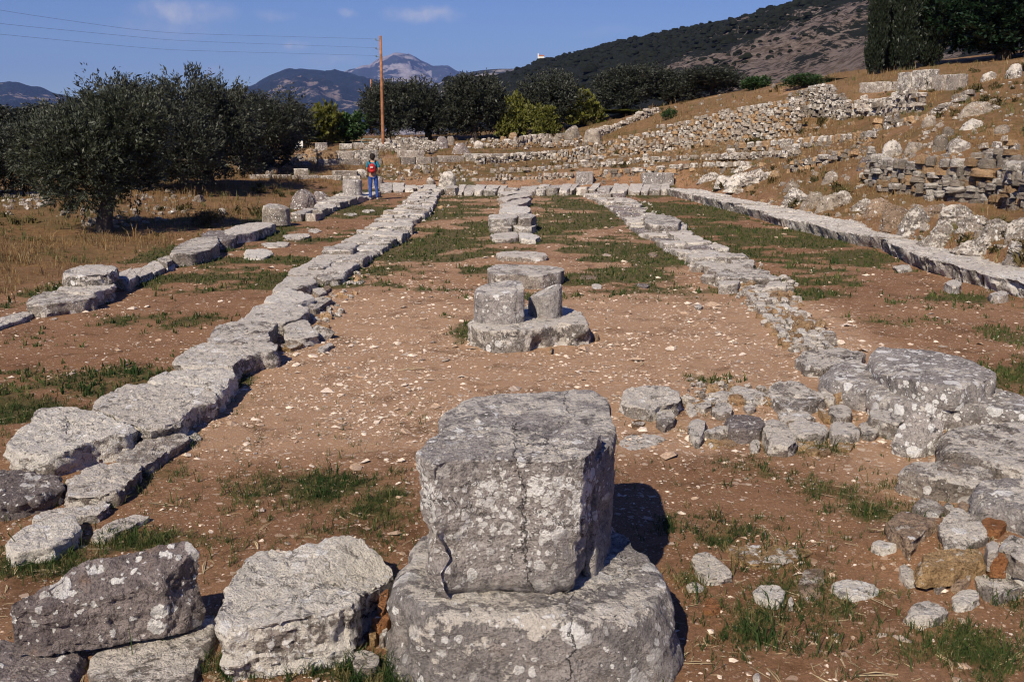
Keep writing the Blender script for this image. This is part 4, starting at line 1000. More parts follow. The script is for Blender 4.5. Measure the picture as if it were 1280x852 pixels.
def boulder(px, py, wpx, hpx, m, seed, dep=.8, cuts=9, tap=.16, parent=None, label=None, cat='boulder', name='boulder', group=None, rough=.12, npt=7, craggy=1.0, sink=.15):
    """rough rock standing on the ground at a picture position, sized in picture units at that distance"""
    b = T(px, py); s = b[1] / F; w_, h_ = wpx * s, hpx * s; rg = np.random.default_rng(seed)
    a = np.sort((np.arange(npt) + rg.uniform(-.35, .35, npt)) * 2 * math.pi / npt)
    k = 1 - tap * .6
    P = np.stack([b[0] + np.cos(a) * w_ * .5 * k * rg.uniform(.85, 1.1, npt), b[1] + w_ * dep * .5 + np.sin(a) * w_ * .5 * dep * k * rg.uniform(.85, 1.1, npt), b[2] + h_ * rg.uniform(.8, 1.05, npt)], 1)
    me, org = slab_mesh(name, P, b[2] - sink, seed, M[m], r=w_ * .12, amp=w_ * .05 * craggy, Mn=int(np.clip(wpx * 1.3, 20, 80)), Kt=6, Ks=8, cuts=cuts, taper=tap * w_ / max(h_, .05) * .5, rough=rough, cutd=(.08, .35), fr=1.3)
    return link(name, me, parent, org, label, cat if not parent else None, group)


# ------------------------------------------------------------------ far end of the building and terraces
end_wall = empty('foundation_wall', T(700, 236), 'thin pale cross wall closing the far end of the ruined floor', 'foundation wall')
band(end_wall, [(556, 237), (640, 238), (740, 237), (836, 237)], [(558, 231), (640, 231), (740, 230), (838, 229)], .24, -.1, 22, [1, 1, 2], ['grey', 'pale', 'plain', 'pale'], 51, gap=.01, jz=.04)
band(end_wall, [(474, 236), (520, 235), (545, 234)], [(474, 229), (520, 228), (545, 227)], .2, -.1, 5, [1], ['grey', 'plain'], 52, gap=.02)
for i, (px, py, wp, hp, m, lb) in enumerate([
    (558, 238, 26, 24, 'grey', 'rough standing boulder at the far end of the inner left wall'),
    (538, 232, 14, 10, 'plain', 'small rock just left of the rough standing boulder'),
    (470, 236, 22, 16, 'dark', 'dark broken block hidden partly behind the hiker'),
    (449, 222, 18, 11, 'grey', 'broken block behind the upright drum by the hiker'),
    (377, 262, 40, 25, 'dark', 'dark weathered boulder in the grass behind the left outer wall'),
    (399, 255, 22, 16, 'dark', 'low brown rock right of the dark weathered boulder'),
    (276, 268, 14, 8, 'pale', 'small pale rock in the dry grass under the olive trees'),
    (576, 193, 26, 14, 'dark', 'dark block on top of the terrace wall, right of the pole'),
    (552, 186, 16, 15, 'dark', 'dark upright rock right of the hiker on the terrace'),
    (598, 186, 16, 10, 'pale', 'rounded pale boulder among rubble on the terrace'),
    (562, 182, 12, 12, 'far', 'light rock at the left end of the terrace rubble')]):
    boulder(px, py, wp, hp, m, 300 + i, label=lb, tap=.1)
ashlar('ashlar_wall', 'lower step of squared grey blocks across the left terrace', (312, 224), (452, 226), 2, .26, 1.0, ['grey', 'pale', 'plain'], 61, miss=.25)
ashlar('ashlar_wall', 'taller terrace wall of squared grey blocks behind the hiker', (398, 208), (548, 204), 2, .40, 1.2, ['grey', 'plain', 'far', 'pale', 'farwarm'], 62, miss=.3)
ashlar('ashlar_wall', 'long flat terrace edge of grey blocks right of the hiker', (548, 202), (700, 196), 1, .35, 1.6, ['grey', 'plain'], 63)
ashlar('ashlar_wall', 'short upper row of dark blocks left on the terrace top', (384, 188), (455, 187), 1, .45, .9, ['plain', 'grey'], 64, miss=.2)
S_end = [((720, 232), (742, 231), .75, 'squared pale block at the far cross wall, left of two'), ((803, 234), (843, 233), .72, 'long squared grey block at the corner of the far cross wall')]
for (a, b_, hgt, lb) in S_end:
    A, B = T(*a), T(*b_); P = [A, B, B + [0, .8, 0], A + [0, .8, 0]]; _seed[0] += 1
    P = [np.array([q[0], q[1], hgt]) for q in P]
    me, org = slab_mesh('squared_block', P, -.1, _seed[0], M['base'], Mn=44, Kt=4, Ks=6, r=.03, amp=.025, cuts=3, rough=.01, ratio=.06)
    link('squared_block', me, None, org, lb, 'stone block')
rwall('rubble_wall', 'low rubble row just beyond the far cross wall', [(575, 226), (650, 224), (720, 223)], .18, .24, ['far', 'pale'], 71)
rwall('rubble_wall', 'thin rubble row stepping up beyond the centre of the floor', [(606, 216), (680, 213), (716, 210), (770, 207)], .2, .24, ['far', 'grey'], 72)
rwall('rubble_wall', 'rubble bank of pale stones across the middle of the far slope', [(596, 206), (640, 203), (690, 199), (740, 196)], .42, .22, ['far', 'pale', 'grey'], 73, rows=2)
rwall('rubble_wall', 'rubble row running right from the squared blocks', [(745, 222), (800, 218), (850, 213)], .25, .28, ['far', 'grey', 'farwarm'], 74)
rwall('rubble_wall', 'long low terrace wall below the big rubble face', [(720, 206), (800, 203), (880, 199), (960, 196), (1000, 194)], .32, .26, ['far', 'grey'], 75)
rwall('rubble_wall', 'second low terrace wall high on the right slope', [(800, 213), (880, 208), (940, 206)], .22, .28, ['grey', 'far'], 76)
rwall('rubble_wall', 'upper terrace wall under the rubble spur', [(905, 190), (980, 184), (1040, 180), (1090, 175)], .32, .28, ['far', 'grey', 'farwarm'], 77)
rwall('retaining_wall', 'big dry stone retaining wall climbing to the rubble spur', [(690, 204), (740, 200), (790, 193), (840, 187), (890, 180), (940, 175), (1000, 168)], [.5, .9, 1.2, 1.4, 1.6, 1.8, 1.7], .22, ['far', 'grey', 'farwarm', 'far'], 78, hvar=.07)
rwall('retaining_wall', 'dry stone spur with a stepped top above the big wall', [(950, 156), (985, 150), (1020, 146), (1060, 150)], [.6, 1.4, 1.6, .8], .22, ['grey', 'far', 'plain'], 79, hvar=.06)
rwall('retaining_wall', 'short wall overgrown with ivy under the squared slope blocks', [(1060, 146), (1100, 144), (1150, 140)], .8, .28, ['far', 'pale', 'grey'], 80)
rwall('rubble_wall', 'bright white rubble line slanting up towards the olive trees', [(734, 178), (765, 165), (795, 152), (824, 140)], .45, .26, ['pale', 'far'], 81, rows=2)
rwall('rubble_wall', 'rubble wall in the shade of the olive trees at left', [(288, 212), (320, 211), (346, 209)], .75, .35, ['far', 'pale'], 82)
rwall('rubble_wall', 'short pale rubble wall on the terrace in front of the yellow vines', [(640, 184), (670, 180), (700, 179)], .5, .4, ['far', 'pale'], 83)
rwall('rubble_wall', 'collapsed low wall on the slope below the squared blocks', [(1085, 166), (1115, 160), (1150, 152)], [.3, .5, .2], .26, ['far', 'plain', 'farwarm'], 181, hvar=.4)
rwall('rubble_wall', 'collapsed low wall running up the slope at the right', [(1160, 146), (1190, 134), (1215, 124)], [.2, .45, .3], .28, ['far', 'plain'], 182, hvar=.4)
rwall('rubble_wall', 'short broken wall above the dry stone wall near the right edge', [(1215, 196), (1250, 192), (1285, 186)], [.3, .4, .25], .28, ['far', 'plain', 'farwarm'], 183, hvar=.4)
rwall('rubble_wall', 'scattered wall line between the outcrops and the rubble spur', [(985, 216), (1030, 206), (1075, 196)], [.25, .4, .2], .25, ['far', 'farwarm', 'plain'], 184, hvar=.4)
heap('rubble', '', [(448, 190), (470, 179), (530, 176), (548, 186), (540, 193)], 1100, .15, ['pale', 'far'], 84, pile=.3)
heap('rubble', '', [(560, 184), (620, 176), (700, 170), (742, 176), (738, 184), (640, 187)], 600, .16, ['far', 'farwarm', 'pale'], 85, pile=.2)
heap('rubble', '', [(600, 230), (560, 206), (700, 192), (860, 182), (1000, 165), (1090, 172), (1090, 196), (960, 214), (860, 226), (740, 230)], 900, .11, ['far', 'farwarm'], 86)
heap('rubble', '', [(760, 196), (860, 168), (960, 150), (1060, 140), (1080, 170), (960, 182), (860, 196)], 300, .14, ['far', 'farwarm', 'farwarm'], 87)
heap('rubble', '', [(470, 224), (480, 206), (560, 205), (600, 214), (580, 228)], 260, .14, ['far', 'pale', 'farwarm'], 88)
heap('rubble', '', [(395, 204), (350, 215), (330, 222), (380, 196), (400, 192)], 160, .3, ['far', 'farwarm'], 89)
heap('rubble', '', [(60, 268), (130, 236), (236, 222), (262, 240), (230, 274), (120, 290)], 150, .13, ['far'], 90)
heap('rubble', '', [(0, 232), (60, 222), (60, 262), (0, 270)], 90, .16, ['far', 'pale'], 91)
heap('rubble', '', [(1000, 200), (1100, 160), (1280, 90), (1280, 150), (1200, 200), (1080, 230)], 340, .12, ['far', 'plain', 'farwarm'], 92)
heap('rubble', '', [(830, 246), (870, 215), (1000, 200), (1080, 230), (1270, 300), (1280, 320), (1150, 300), (980, 260)], 330, .10, ['far', 'farwarm', 'plain'], 93)
heap('rubble', '', [(690, 122), (900, 100), (1060, 118), (1060, 132), (880, 150), (840, 142)], 110, .18, ['far'], 94)
heap('rubble', '', [(858, 484), (900, 478), (1000, 496), (1078, 520), (1078, 548), (960, 566), (868, 560), (852, 520)], 420, .05, ['pale', 'farwarm', 'plain', 'pale'], 95, pile=.03)
heap('rubble', '', [(895, 356), (985, 356), (1010, 395), (1050, 436), (985, 440), (950, 400)], 420, .075, ['pale', 'farwarm', 'plain'], 96, pile=.02)
heap('rubble', '', [(1092, 640), (1220, 640), (1285, 690), (1285, 756), (1150, 762), (1090, 700)], 170, .05, ['pale', 'farwarm', 'plain', 'brown'], 97, pile=.03)
heap('rubble', '', [(1115, 650), (1180, 640), (1250, 660), (1285, 690), (1285, 742), (1180, 742), (1130, 716)], 90, .09, ['pale', 'plain', 'brown', 'farwarm'], 197, pile=.06)
heap('rubble', '', [(730, 240), (800, 246), (860, 290), (960, 335), (1000, 360), (900, 365), (840, 320), (780, 280)], 320, .09, ['pale', 'plain', 'grey'], 98)
heap('rubble', '', [(556, 236), (600, 236), (470, 330), (420, 400), (390, 430), (340, 440), (420, 340), (500, 280)], 260, .07, ['pale', 'plain', 'farwarm'], 99)
for i, (px, py, wp, hp, lb) in enumerate([(716, 178, 22, 26, 'large pale boulder at the left of the white rubble line'), (741, 180, 24, 24, 'large pale boulder touching the white rubble line'), (696, 180, 14, 12, 'smaller pale boulder left of the pair by the white rubble line')]):
    boulder(px, py, wp, hp * .85, 'far', 340 + i, label=lb, tap=.08)

# right slope: wall whose stones can be told apart
rwall('rubble_wall', 'rough dry stone wall of brown and grey stones on the right slope', [(1078, 226), (1100, 234), (1130, 242), (1170, 250), (1215, 252), (1250, 258), (1290, 264)], [.9, .9, .95, 1.1, 1.25, 1.1, 1.05], .31,
      ['far', 'farwarm', 'plain', 'grey', 'far'], 101, parts=True, hvar=.16, depth=.4, flatn=.55)
for i, (px, py, wp, hp, m, lb, kw) in enumerate([
    (1120, 196, 32, 20, 'grey', 'leaning grey boulder at the top left of the dry stone wall', {}),
    (1088, 208, 26, 12, 'dark', 'dark slab at the left corner of the dry stone wall', {}),
    (1147, 190, 28, 12, 'far', 'slanting pale slab above the dry stone wall', {}),
    (1204, 190, 34, 17, 'plain', 'big pale grey boulder above the middle of the dry stone wall', {}),
    (1178, 190, 20, 22, 'far', 'upright stone on the stepped corner of the dry stone wall', {}),
    (1188, 170, 16, 12, 'far', 'small rock above the stepped corner on the slope', {}),
    (1163, 158, 20, 14, 'far', 'bright rock beside the shrub on the slope', {}),
    (1222, 160, 34, 12, 'grey', 'long low rock in the orange grass above the wall', {}),
    (1255, 168, 20, 12, 'far', 'small grey rock by the dark bush at the right edge', {}),
    (1228, 143, 50, 16, 'far', 'long tilted slab high on the right slope', {'dep': .5}),
    (1272, 98, 24, 18, 'grey', 'rock at the upper right edge below the dark tree', {}),
    (1240, 100, 20, 10, 'grey', 'low rock below the dark tree on the crest', {})]):
    boulder(px, py, wp, hp, m, 360 + i, label=lb, **kw)
for j, (lb, rocks) in enumerate([
    ('jagged grey bedrock outcrop beyond the far right corner', [(890, 226, 26, 14), (908, 232, 20, 18), (925, 236, 30, 32), (948, 228, 34, 22), (962, 222, 18, 10), (935, 212, 22, 10)]),
    ('pale bedrock outcrop with a flat face behind the right outer wall', [(1000, 254, 30, 26), (1020, 260, 26, 32), (1042, 262, 30, 28), (1058, 256, 20, 26), (992, 238, 18, 16), (1040, 228, 18, 20)]),
    ('bumpy brown bedrock ridge in the grass right of centre', [(1084, 262, 26, 22), (1104, 270, 30, 30), (1126, 282, 28, 36), (1148, 286, 30, 38), (1170, 272, 30, 20)]),
    ('rounded brown bedrock hump in front of the dry stone wall', [(1184, 270, 34, 24), (1206, 280, 40, 34), (1226, 290, 34, 30), (1186, 296, 30, 26)]),
    ('row of half-buried rounded rocks at the right edge', [(1178, 312, 40, 22), (1232, 318, 50, 26), (1256, 300, 40, 34), (1288, 300, 40, 40), (1282, 326, 30, 20)])]):
    t = empty('rock_outcrop', T(*rocks[0][:2]), lb, 'rock outcrop')
    for k, (px, py, wp, hp) in enumerate(rocks): boulder(px, py, wp * 1.25, hp * .72, ['grey', 'far', 'brown', 'plain', 'plain'][j] if k % 3 else 'plain', 400 + 10 * j + k, parent=t, name='rock', cuts=12, tap=.25, craggy=1.9, rough=.16)
# squared blocks on the slope
ashlar('fallen_wall', 'long low row of squared blocks high on the right slope', (1072, 116), (1122, 114), 1, .5, 2.4, ['pale'], 111, cat='stone blocks')
ashlar('fallen_wall', 'taller fluted-looking squared blocks right of the long row', (1120, 116), (1162, 114), 1, 1.0, .8, ['grey', 'pale'], 112, cat='stone blocks')
ashlar('fallen_wall', 'darker weathered block row at the right end on the slope', (1162, 115), (1200, 112), 1, .75, 1.2, ['plain'], 113, cat='stone blocks')
boulder(1157, 104, 13, 10, 'pale', 500, label='small pale rock perched on the squared slope blocks')

# ------------------------------------------------------------------ foliage
def leaf_mat(name, c, back, var=.4, transl=.25, scl=1.2, rough=.5):
    def b(g, bs):
        co = g.n('ShaderNodeTexCoord').outputs['Object']
        a = g.ss(g.noise(co, scl, 3), .35, .65); v = g.ss(g.n('ShaderNodeTexWhiteNoise', {0: g.vmath('SNAP', co, (.07, .07, .07)).outputs[0]}).outputs[0], 0, 1)
        col = g.mix(a, tuple(x * (1 - var) for x in c), tuple(x * (1 + var) for x in c))
        col = g.mix(g.math('MULTIPLY', v, .45), col, tuple(x * 1.5 for x in c))
        col = g.mix(g.n('ShaderNodeNewGeometry').outputs['Backfacing'], col, back)
        g.nt.links.new(col, bs.inputs['Base Color']); bs.inputs['Roughness'].default_value = rough; bs.inputs['Specular IOR Level'].default_value = .35
        tr = g.n('ShaderNodeBsdfTranslucent', {'Color': col}); mx = g.n('ShaderNodeMixShader', {0: transl, 1: bs.outputs[0], 2: tr.outputs[0]})
        g.nt.links.new(mx.outputs[0], g.nt.nodes['Material Output'].inputs[0])
    return mat(name, b)


LM = {'olive': leaf_mat('olive_leaf', (.034, .040, .020), (.075, .085, .058)), 'olivedark': leaf_mat('dark_olive_leaf', (.034, .038, .023), (.068, .074, .055)),
      'cypress': leaf_mat('cypress_leaf', (.013, .019, .009), (.015, .022, .010), transl=.05), 'yellow': leaf_mat('vine_leaf', (.125, .13, .020), (.16, .16, .04), var=.75, transl=.35),
      'green': leaf_mat('broad_leaf', (.030, .060, .016), (.05, .085, .03)), 'ivy': leaf_mat('bush_leaf', (.035, .075, .018), (.05, .09, .03)), 'brownleaf': leaf_mat('dry_shrub_leaf', (.09, .075, .030), (.10, .09, .045)), 'darkgreen': leaf_mat('dark_green_leaf', (.014, .032, .014), (.02, .04, .018), rough=.35)}
bark = flat('bark', (.075, .06, .05), .95, .4, 12)


def tube(V0, Fs, path, radii, n=8):
    P = np.array(path, float); b0 = sum(len(v) for v in V0)
    tn = np.gradient(P, axis=0); tn /= np.linalg.norm(tn, axis=1)[:, None] + 1e-9
    ref = np.array([1, 0, 0.1]); V = []
    for p, t, r in zip(P, tn, radii):
        a = np.cross(t, ref); a /= np.linalg.norm(a) + 1e-9; b = np.cross(t, a)
        an = np.linspace(0, 2 * math.pi, n, endpoint=False); V.append(p + r * (np.cos(an)[:, None] * a + np.sin(an)[:, None] * b))
    V0.append(np.vstack(V)); idx = b0 + np.arange(len(P) * n).reshape(len(P), n); nx = np.roll(idx, -1, 1)
    Fs.append(np.stack([idx[:-1], nx[:-1], nx[1:], idx[1:]], -1).reshape(-1, 4))


def foliage(rg, centers, radii, ntw, nl, leaf, tw, up=.4, spread=.5, squash=1.0):
    """leafy twigs growing out of a set of lobes"""
    k = rg.choice(len(centers), ntw, p=np.array([r ** 2 for r in radii]) / sum(r ** 2 for r in radii))
    d = rg.normal(0, 1, (ntw, 3)); d /= np.linalg.norm(d, axis=1)[:, None]
    rad = np.array(radii)[k] * rg.uniform(.45, 1.02, ntw) ** .6
    base = np.array(centers)[k] + d * rad[:, None] * [1, 1, squash]
    gap = fbm(base * (2.2 / max(np.mean(radii), .2)), 2, int(rg.integers(1000)))
    kp = gap > -.45; base, d = base[kp], d[kp]; ntw = len(base)
    tdir = d + np.array([0, 0, up]) + rg.normal(0, .35, (ntw, 3)); tdir /= np.linalg.norm(tdir, axis=1)[:, None]
    tl = tw * np.clip(rg.lognormal(0, .3, ntw), .4, 1.5)
    u = rg.uniform(0, 1, (ntw, nl)); pos = base[:, None] + tdir[:, None] * (u * tl[:, None])[..., None] + rg.normal(0, tw * .10, (ntw, nl, 3))
    ld = tdir[:, None] + rg.normal(0, spread, (ntw, nl, 3)); ld /= np.linalg.norm(ld, axis=2)[..., None]
    sd = np.cross(ld, rg.normal(0, 1, (ntw, nl, 3))); sd /= np.linalg.norm(sd, axis=2)[..., None] + 1e-9
    L = (leaf[0] * rg.lognormal(0, .25, (ntw, nl)))[..., None]; Wd = L * leaf[1] / leaf[0]
    V = np.stack([pos, pos + ld * L * .45 + sd * Wd * .5, pos + ld * L, pos + ld * L * .45 - sd * Wd * .5], 2).reshape(-1, 3)
    return V, np.arange(len(V)).reshape(-1, 4)


def tree_mesh(seed, w_, h_, kind='olive', trunk=.3, lobes=9, ntw=900, nl=28, leaf=(.1, .03), tw=.45, m='olive', low=.2, up=.5):
    rg = np.random.default_rng(seed); C = []; Rr = []
    for k in range(lobes):
        a = 2 * math.pi * (k + rg.uniform(-.3, .3)) / lobes * 2.4; rr = rg.uniform(.1, .32) * w_
        zc = h_ * (low + (1 - low) * rg.uniform(.22, .78)); C.append([math.cos(a) * rr, math.sin(a) * rr, zc]); Rr.append(w_ * rg.uniform(.19, .28) * (1 if zc < h_ * .7 else .8))
    C.append([0, 0, h_ * (low + (1 - low) * .5)]); Rr.append(w_ * .30)
    sq = (1 - low) * h_ / w_
    V, Fq_ = foliage(rg, C, Rr, ntw, nl, leaf, tw, up=up, squash=min(1.1, sq * 1.05))
    V[:, 2] = np.maximum(V[:, 2], h_ * .06)
    tv, tf = [], []; tr = w_ * .038
    x = 0; path = [[0, 0, -.3], [tr * .3, 0, h_ * .08], [tr * .9, tr * .5, h_ * .2], [tr * .4, tr, h_ * trunk]]
    tube(tv, tf, path, [tr * 1.7, tr * 1.2, tr, tr * .95], 10)
    for c in C:
        mid = [c[0] * .45 + rg.normal(0, .05), c[1] * .45, h_ * trunk + (c[2] - h_ * trunk) * .45]
        tube(tv, tf, [path[-1], mid, c, [c[0] * 1.3, c[1] * 1.3, c[2] + .2 * (c[2] - h_ * trunk)]], [tr * .7, tr * .4, tr * .2, tr * .07], 6)
    return mk_mesh('trunk', np.vstack(tv), np.vstack(tf), bark), mk_mesh('crown', V, Fq_, LM[m], False)


def tree(name, meshes, loc, label, scale=1.0, rz=0.0, cat='tree', group=None, sx=1.0):
    t = empty(name, loc, label, cat, group)
    for me, nm in zip(meshes, ('trunk', 'crown')):
        o = bpy.data.objects.new(nm, me); COL.objects.link(o); o.parent = t
    t.scale = (scale * sx, scale * sx, scale); t.rotation_euler.z = rz; return t


def ground_at(px, D): x = (px - 640) / F * D * 1.0; return np.array([x, D, float(H(x, D))])


def tree_box(name, meshes, mh, mw, px0, px1, ytop, D, label, rz, group=None, cat='tree'):
    """stand a tree of mesh height mh and width mw so that it fills the given spread at distance D"""
    b = ground_at((px0 + px1) / 2, D); zt = WD(640, ytop, D)[2]; hh = zt - b[2]; ww = (px1 - px0) / F * D
    t = tree(name, meshes, b, label, 1, rz, cat, group); k_ = 1.14 if name == 'olive_tree' and D > 55 else 1.0; t.scale = (ww / mw * k_, ww / mw * k_, hh / mh); return t


near_o = tree_mesh(11, 4.6, 3.8, lobes=11, ntw=2900, nl=26, leaf=(.10, .030), tw=.32, low=.15, trunk=.30)
mid1 = tree_mesh(12, 5, 4.6, lobes=10, ntw=1700, nl=24, leaf=(.15, .055), tw=.6, low=.08, m='olivedark')
mid2 = tree_mesh(13, 5, 4.6, lobes=9, ntw=1700, nl=24, leaf=(.15, .055), tw=.65, low=.06, m='olivedark', up=.8)
far1 = tree_mesh(14, 5, 4.6, lobes=9, ntw=1500, nl=22, leaf=(.18, .075), tw=.6, low=.04, m='olivedark', up=.7)
far2 = tree_mesh(15, 5, 4.6, lobes=11, ntw=1500, nl=22, leaf=(.18, .075), tw=.6, low=.02, m='olivedark', up=.7)
yel = tree_mesh(16, 4, 3, lobes=8, ntw=800, nl=16, leaf=(.26, .2), tw=.5, low=.0, m='yellow')
grn = tree_mesh(17, 4, 3, lobes=8, ntw=800, nl=16, leaf=(.22, .15), tw=.45, low=.0, m='ivy')
brd = tree_mesh(18, 8, 7, lobes=14, ntw=2800, nl=22, leaf=(.24, .14), tw=.7, low=.0, m='darkgreen')
shr = tree_mesh(19, 3, 2, lobes=7, ntw=420, nl=16, leaf=(.14, .05), tw=.35, low=.0, m='brownleaf')
shg = tree_mesh(20, 3, 2, lobes=7, ntw=420, nl=16, leaf=(.13, .07), tw=.35, low=.0, m='ivy')
MW = {id(near_o): 5.0, id(mid1): 5, id(mid2): 5, id(far1): 5, id(far2): 5, id(yel): 4, id(grn): 4, id(brd): 8, id(shr): 3, id(shg): 3}
MH = {id(near_o): 3.9, id(mid1): 4.8, id(mid2): 4.9, id(far1): 4.9, id(far2): 4.9, id(yel): 3.1, id(grn): 3.1, id(brd): 7.2, id(shr): 2.1, id(shg): 2.1}
for (nm, me, x0, x1, yt, D, rz, lb) in [
    ('olive_tree', near_o, 14, 246, 94, 25.0, .4, 'big round olive tree nearest the camera on the left'),
    ('olive_tree', mid1, -70, 60, 140, 34, 1.0, 'dark olive tree cut by the left edge behind the nearest one'),
    ('olive_tree', mid2, 120, 270, 92, 38, 2.0, 'dark olive tree rising right behind the nearest olive'),
    ('olive_tree', mid1, 205, 330, 90, 42, 3.1, 'tall dark olive tree in the left grove, second crown from the right'),
    ('olive_tree', mid2, 268, 392, 112, 50, 4.0, 'lower dark olive tree at the right end of the left grove'),
    ('olive_tree', mid2, 60, 190, 118, 46, 5.2, 'shaded olive tree filling the back of the left grove'),
    ('olive_tree', far1, -10, 110, 130, 60, 1.5, 'far olive tree seen low through the left grove'),
    ('olive_tree', far1, 330, 400, 128, 66, 2.5, 'small distant olive tree left of the vines'),
    ('vine', yel, 385, 432, 134, 70, .5, 'yellow-green vine bush left of the wooden pole'),
    ('vine', grn, 410, 462, 138, 71, 1.5, 'green bushy vine just left of the wooden pole'),
    ('olive_tree', far1, 455, 520, 100, 73, .3, 'dark olive tree right beside the wooden pole'),
    ('olive_tree', far2, 500, 575, 97, 76, 1.7, 'olive tree in the middle of the central group'),
    ('olive_tree', far1, 558, 632, 92, 75, 3.7, 'tall olive tree at the right of the central group'),
    ('vine', yel, 622, 662, 124, 74, 2.2, 'yellow vine bush between the olive trees at centre'),
    ('vine', yel, 660, 700, 135, 73, 4.2, 'low yellow vine under the single olive tree'),
    ('olive_tree', far2, 640, 722, 84, 77, 4.9, 'single olive tree between two yellow vines'),
    ('vine', yel, 706, 748, 116, 76, 3.1, 'bright yellow-green vine left of the right olive group'),
    ('vine', yel, 740, 830, 138, 78, 5.1, 'low yellow vines at the foot of the right olive group'),
    ('olive_tree', far1, 738, 812, 82, 80, 5.7, 'left olive tree of the right group'),
    ('olive_tree', far2, 796, 868, 80, 82, .9, 'middle olive tree of the right group'),
    ('olive_tree', far1, 850, 920, 84, 80, 2.9, 'right olive tree of the right group'),
    ('shrub', grn, 918, 952, 94, 76, 1.2, 'bright green shrub right of the olive group'),
    ('shrub', shg, 962, 1024, 90, 62, .2, 'rounded olive-green bush left of the cypresses'),
    ('shrub', shr, 1010, 1062, 98, 62, 1.2, 'thin brownish shrub at the foot of the cypresses'),
    ('shrub', shg, 820, 842, 134, 68, 2.0, 'small green shrub at the top of the white rubble line'),
    ('shrub', shg, 1262, 1300, 156, 30, 1.0, 'dark bush cut by the right edge above the dry stone wall'),
    ('shrub', shg, 1136, 1166, 164, 40, 3.0, 'small green shrub on the slope above the dry stone wall'),
    ('shrub', shg, 1082, 1106, 133, 50, 2.0, 'ivy clump on the short overgrown wall, left one'),
    ('shrub', shg, 1108, 1130, 134, 50, 4.0, 'ivy clump on the short overgrown wall, right one'),
    ('shrub', shg, 985, 1010, 194, 42, 1.7, 'small green plant among rocks below the terrace wall'),
    ('shrub', shr, 242, 284, 262, 27, 2.7, 'low dark shrub beside the left outer wall')]:
    tree_box(nm, me, MH[id(me)], MW[id(me)], x0, x1, yt, D, lb, rz, cat={'olive_tree': 'tree', 'vine': 'bush', 'shrub': 'bush'}[nm])
b = ground_at(1232, 60); zt = WD(640, -60, 62)[2] - b[2]
t = tree('broadleaf_tree', brd, b, 'large dark green broadleaf tree on the crest, upper right', 1, .6); t.scale = (1.02, 1.02, zt / 7.2)


def cypress_mesh(seed):
    rg = np.random.default_rng(seed); C = [[rg.normal(0, .12), rg.normal(0, .12), z] for z in np.linspace(.6, 9.2, 14)]; Rr = [.78 * (1 - .75 * max(0, (z[2] - 5) / 5)) for z in C]
    V, Fq_ = foliage(rg, C, Rr, 2400, 20, (.17, .075), .5, up=2.6, spread=.35)
    tv, tf = [], []; tube(tv, tf, [[0, 0, -.3], [0, 0, .4], [0, 0, 8]], [.16, .12, .02], 7)
    return mk_mesh('trunk', np.vstack(tv), np.vstack(tf), bark), mk_mesh('crown', V, Fq_, LM['cypress'], False)


cy = [cypress_mesh(31), cypress_mesh(32)]
for i, (px, sx, lb) in enumerate([(1078, .62, 'leftmost of the dark cypresses at upper right'), (1096, .72, 'second dark cypress from the left'), (1114, .72, 'third dark cypress from the left'), (1140, .95, 'rightmost dark cypress, next to the broadleaf tree')]):
    b = ground_at(px, 60 + (i % 2) * 1.2); t = tree('cypress', cy[i % 2], b, lb, 1, i * 1.3, group='cypresses in a tight row'); t.scale = (sx, sx, 1.15)
# far cypresses at the foot of the hill
cyf = cypress_mesh(33)
for i, px in enumerate((708, 722, 731, 742)):
    b = ground_at(px, 120); t = tree('cypress', cyf, b, ['leftmost', 'second', 'third', 'rightmost'][i] + ' of four tiny distant cypresses behind the single olive tree', 1, i, group='distant cypresses'); t.scale = (1, 1, .75)

# ------------------------------------------------------------------ grass, pebbles
def tuft_proto(seed, nb, h, w, lean, segs=2):
    rg = np.random.default_rng(seed); V = []; Fc = []
    for k in range(nb):
        a = rg.uniform(0, 6.28); hh = h * rg.uniform(.5, 1.2); ln = lean * rg.uniform(.2, 1.2) * hh; bx, by = rg.normal(0, .18 * h, 2); pa = a + rg.uniform(-1, 1)
        cx, sx = math.cos(pa + 1.57) * w / 2, math.sin(pa + 1.57) * w / 2; b0 = len(V)
        m = [bx + math.cos(a) * ln * .3, by + math.sin(a) * ln * .3, hh * .55]; t_ = [bx + math.cos(a) * ln, by + math.sin(a) * ln, hh * (1 - .25 * lean)]
        V += [[bx - cx, by - sx, 0], [bx + cx, by + sx, 0], [m[0] + cx * .8, m[1] + sx * .8, m[2]], [m[0] - cx * .8, m[1] - sx * .8, m[2]], t_]
        Fc += [[b0, b0 + 1, b0 + 2], [b0, b0 + 2, b0 + 3], [b0 + 3, b0 + 2, b0 + 4]]
    return np.array(V), np.array(Fc)


def blade_mat(name, c1, c2, c3):
    def b(g, bs):
        co = g.n('ShaderNodeNewGeometry').outputs['Position']; a = g.noise(co, 1.1, 3); w_ = g.n('ShaderNodeTexWhiteNoise', {0: g.vmath('SNAP', co, (.03, .03, 9.)).outputs[0]}).outputs[0]
        col = g.mix(g.ss(a, .35, .65), c1, c2); col = g.mix(g.ss(w_, .72, .9), col, c3); g.nt.links.new(col, bs.inputs['Base Color'])
        tr = g.n('ShaderNodeBsdfTranslucent', {'Color': col}); mx = g.n('ShaderNodeMixShader', {0: .3, 1: bs.outputs[0], 2: tr.outputs[0]}); g.nt.links.new(mx.outputs[0], g.nt.nodes['Material Output'].inputs[0])
    return mat(name, b)


gm = blade_mat('grass', (.030, .060, .015), (.068, .095, .026), (.20, .17, .07)); dm = blade_mat('dry_grass', (.30, .19, .08), (.20, .115, .05), (.38, .30, .16))
rg = np.random.default_rng(99)
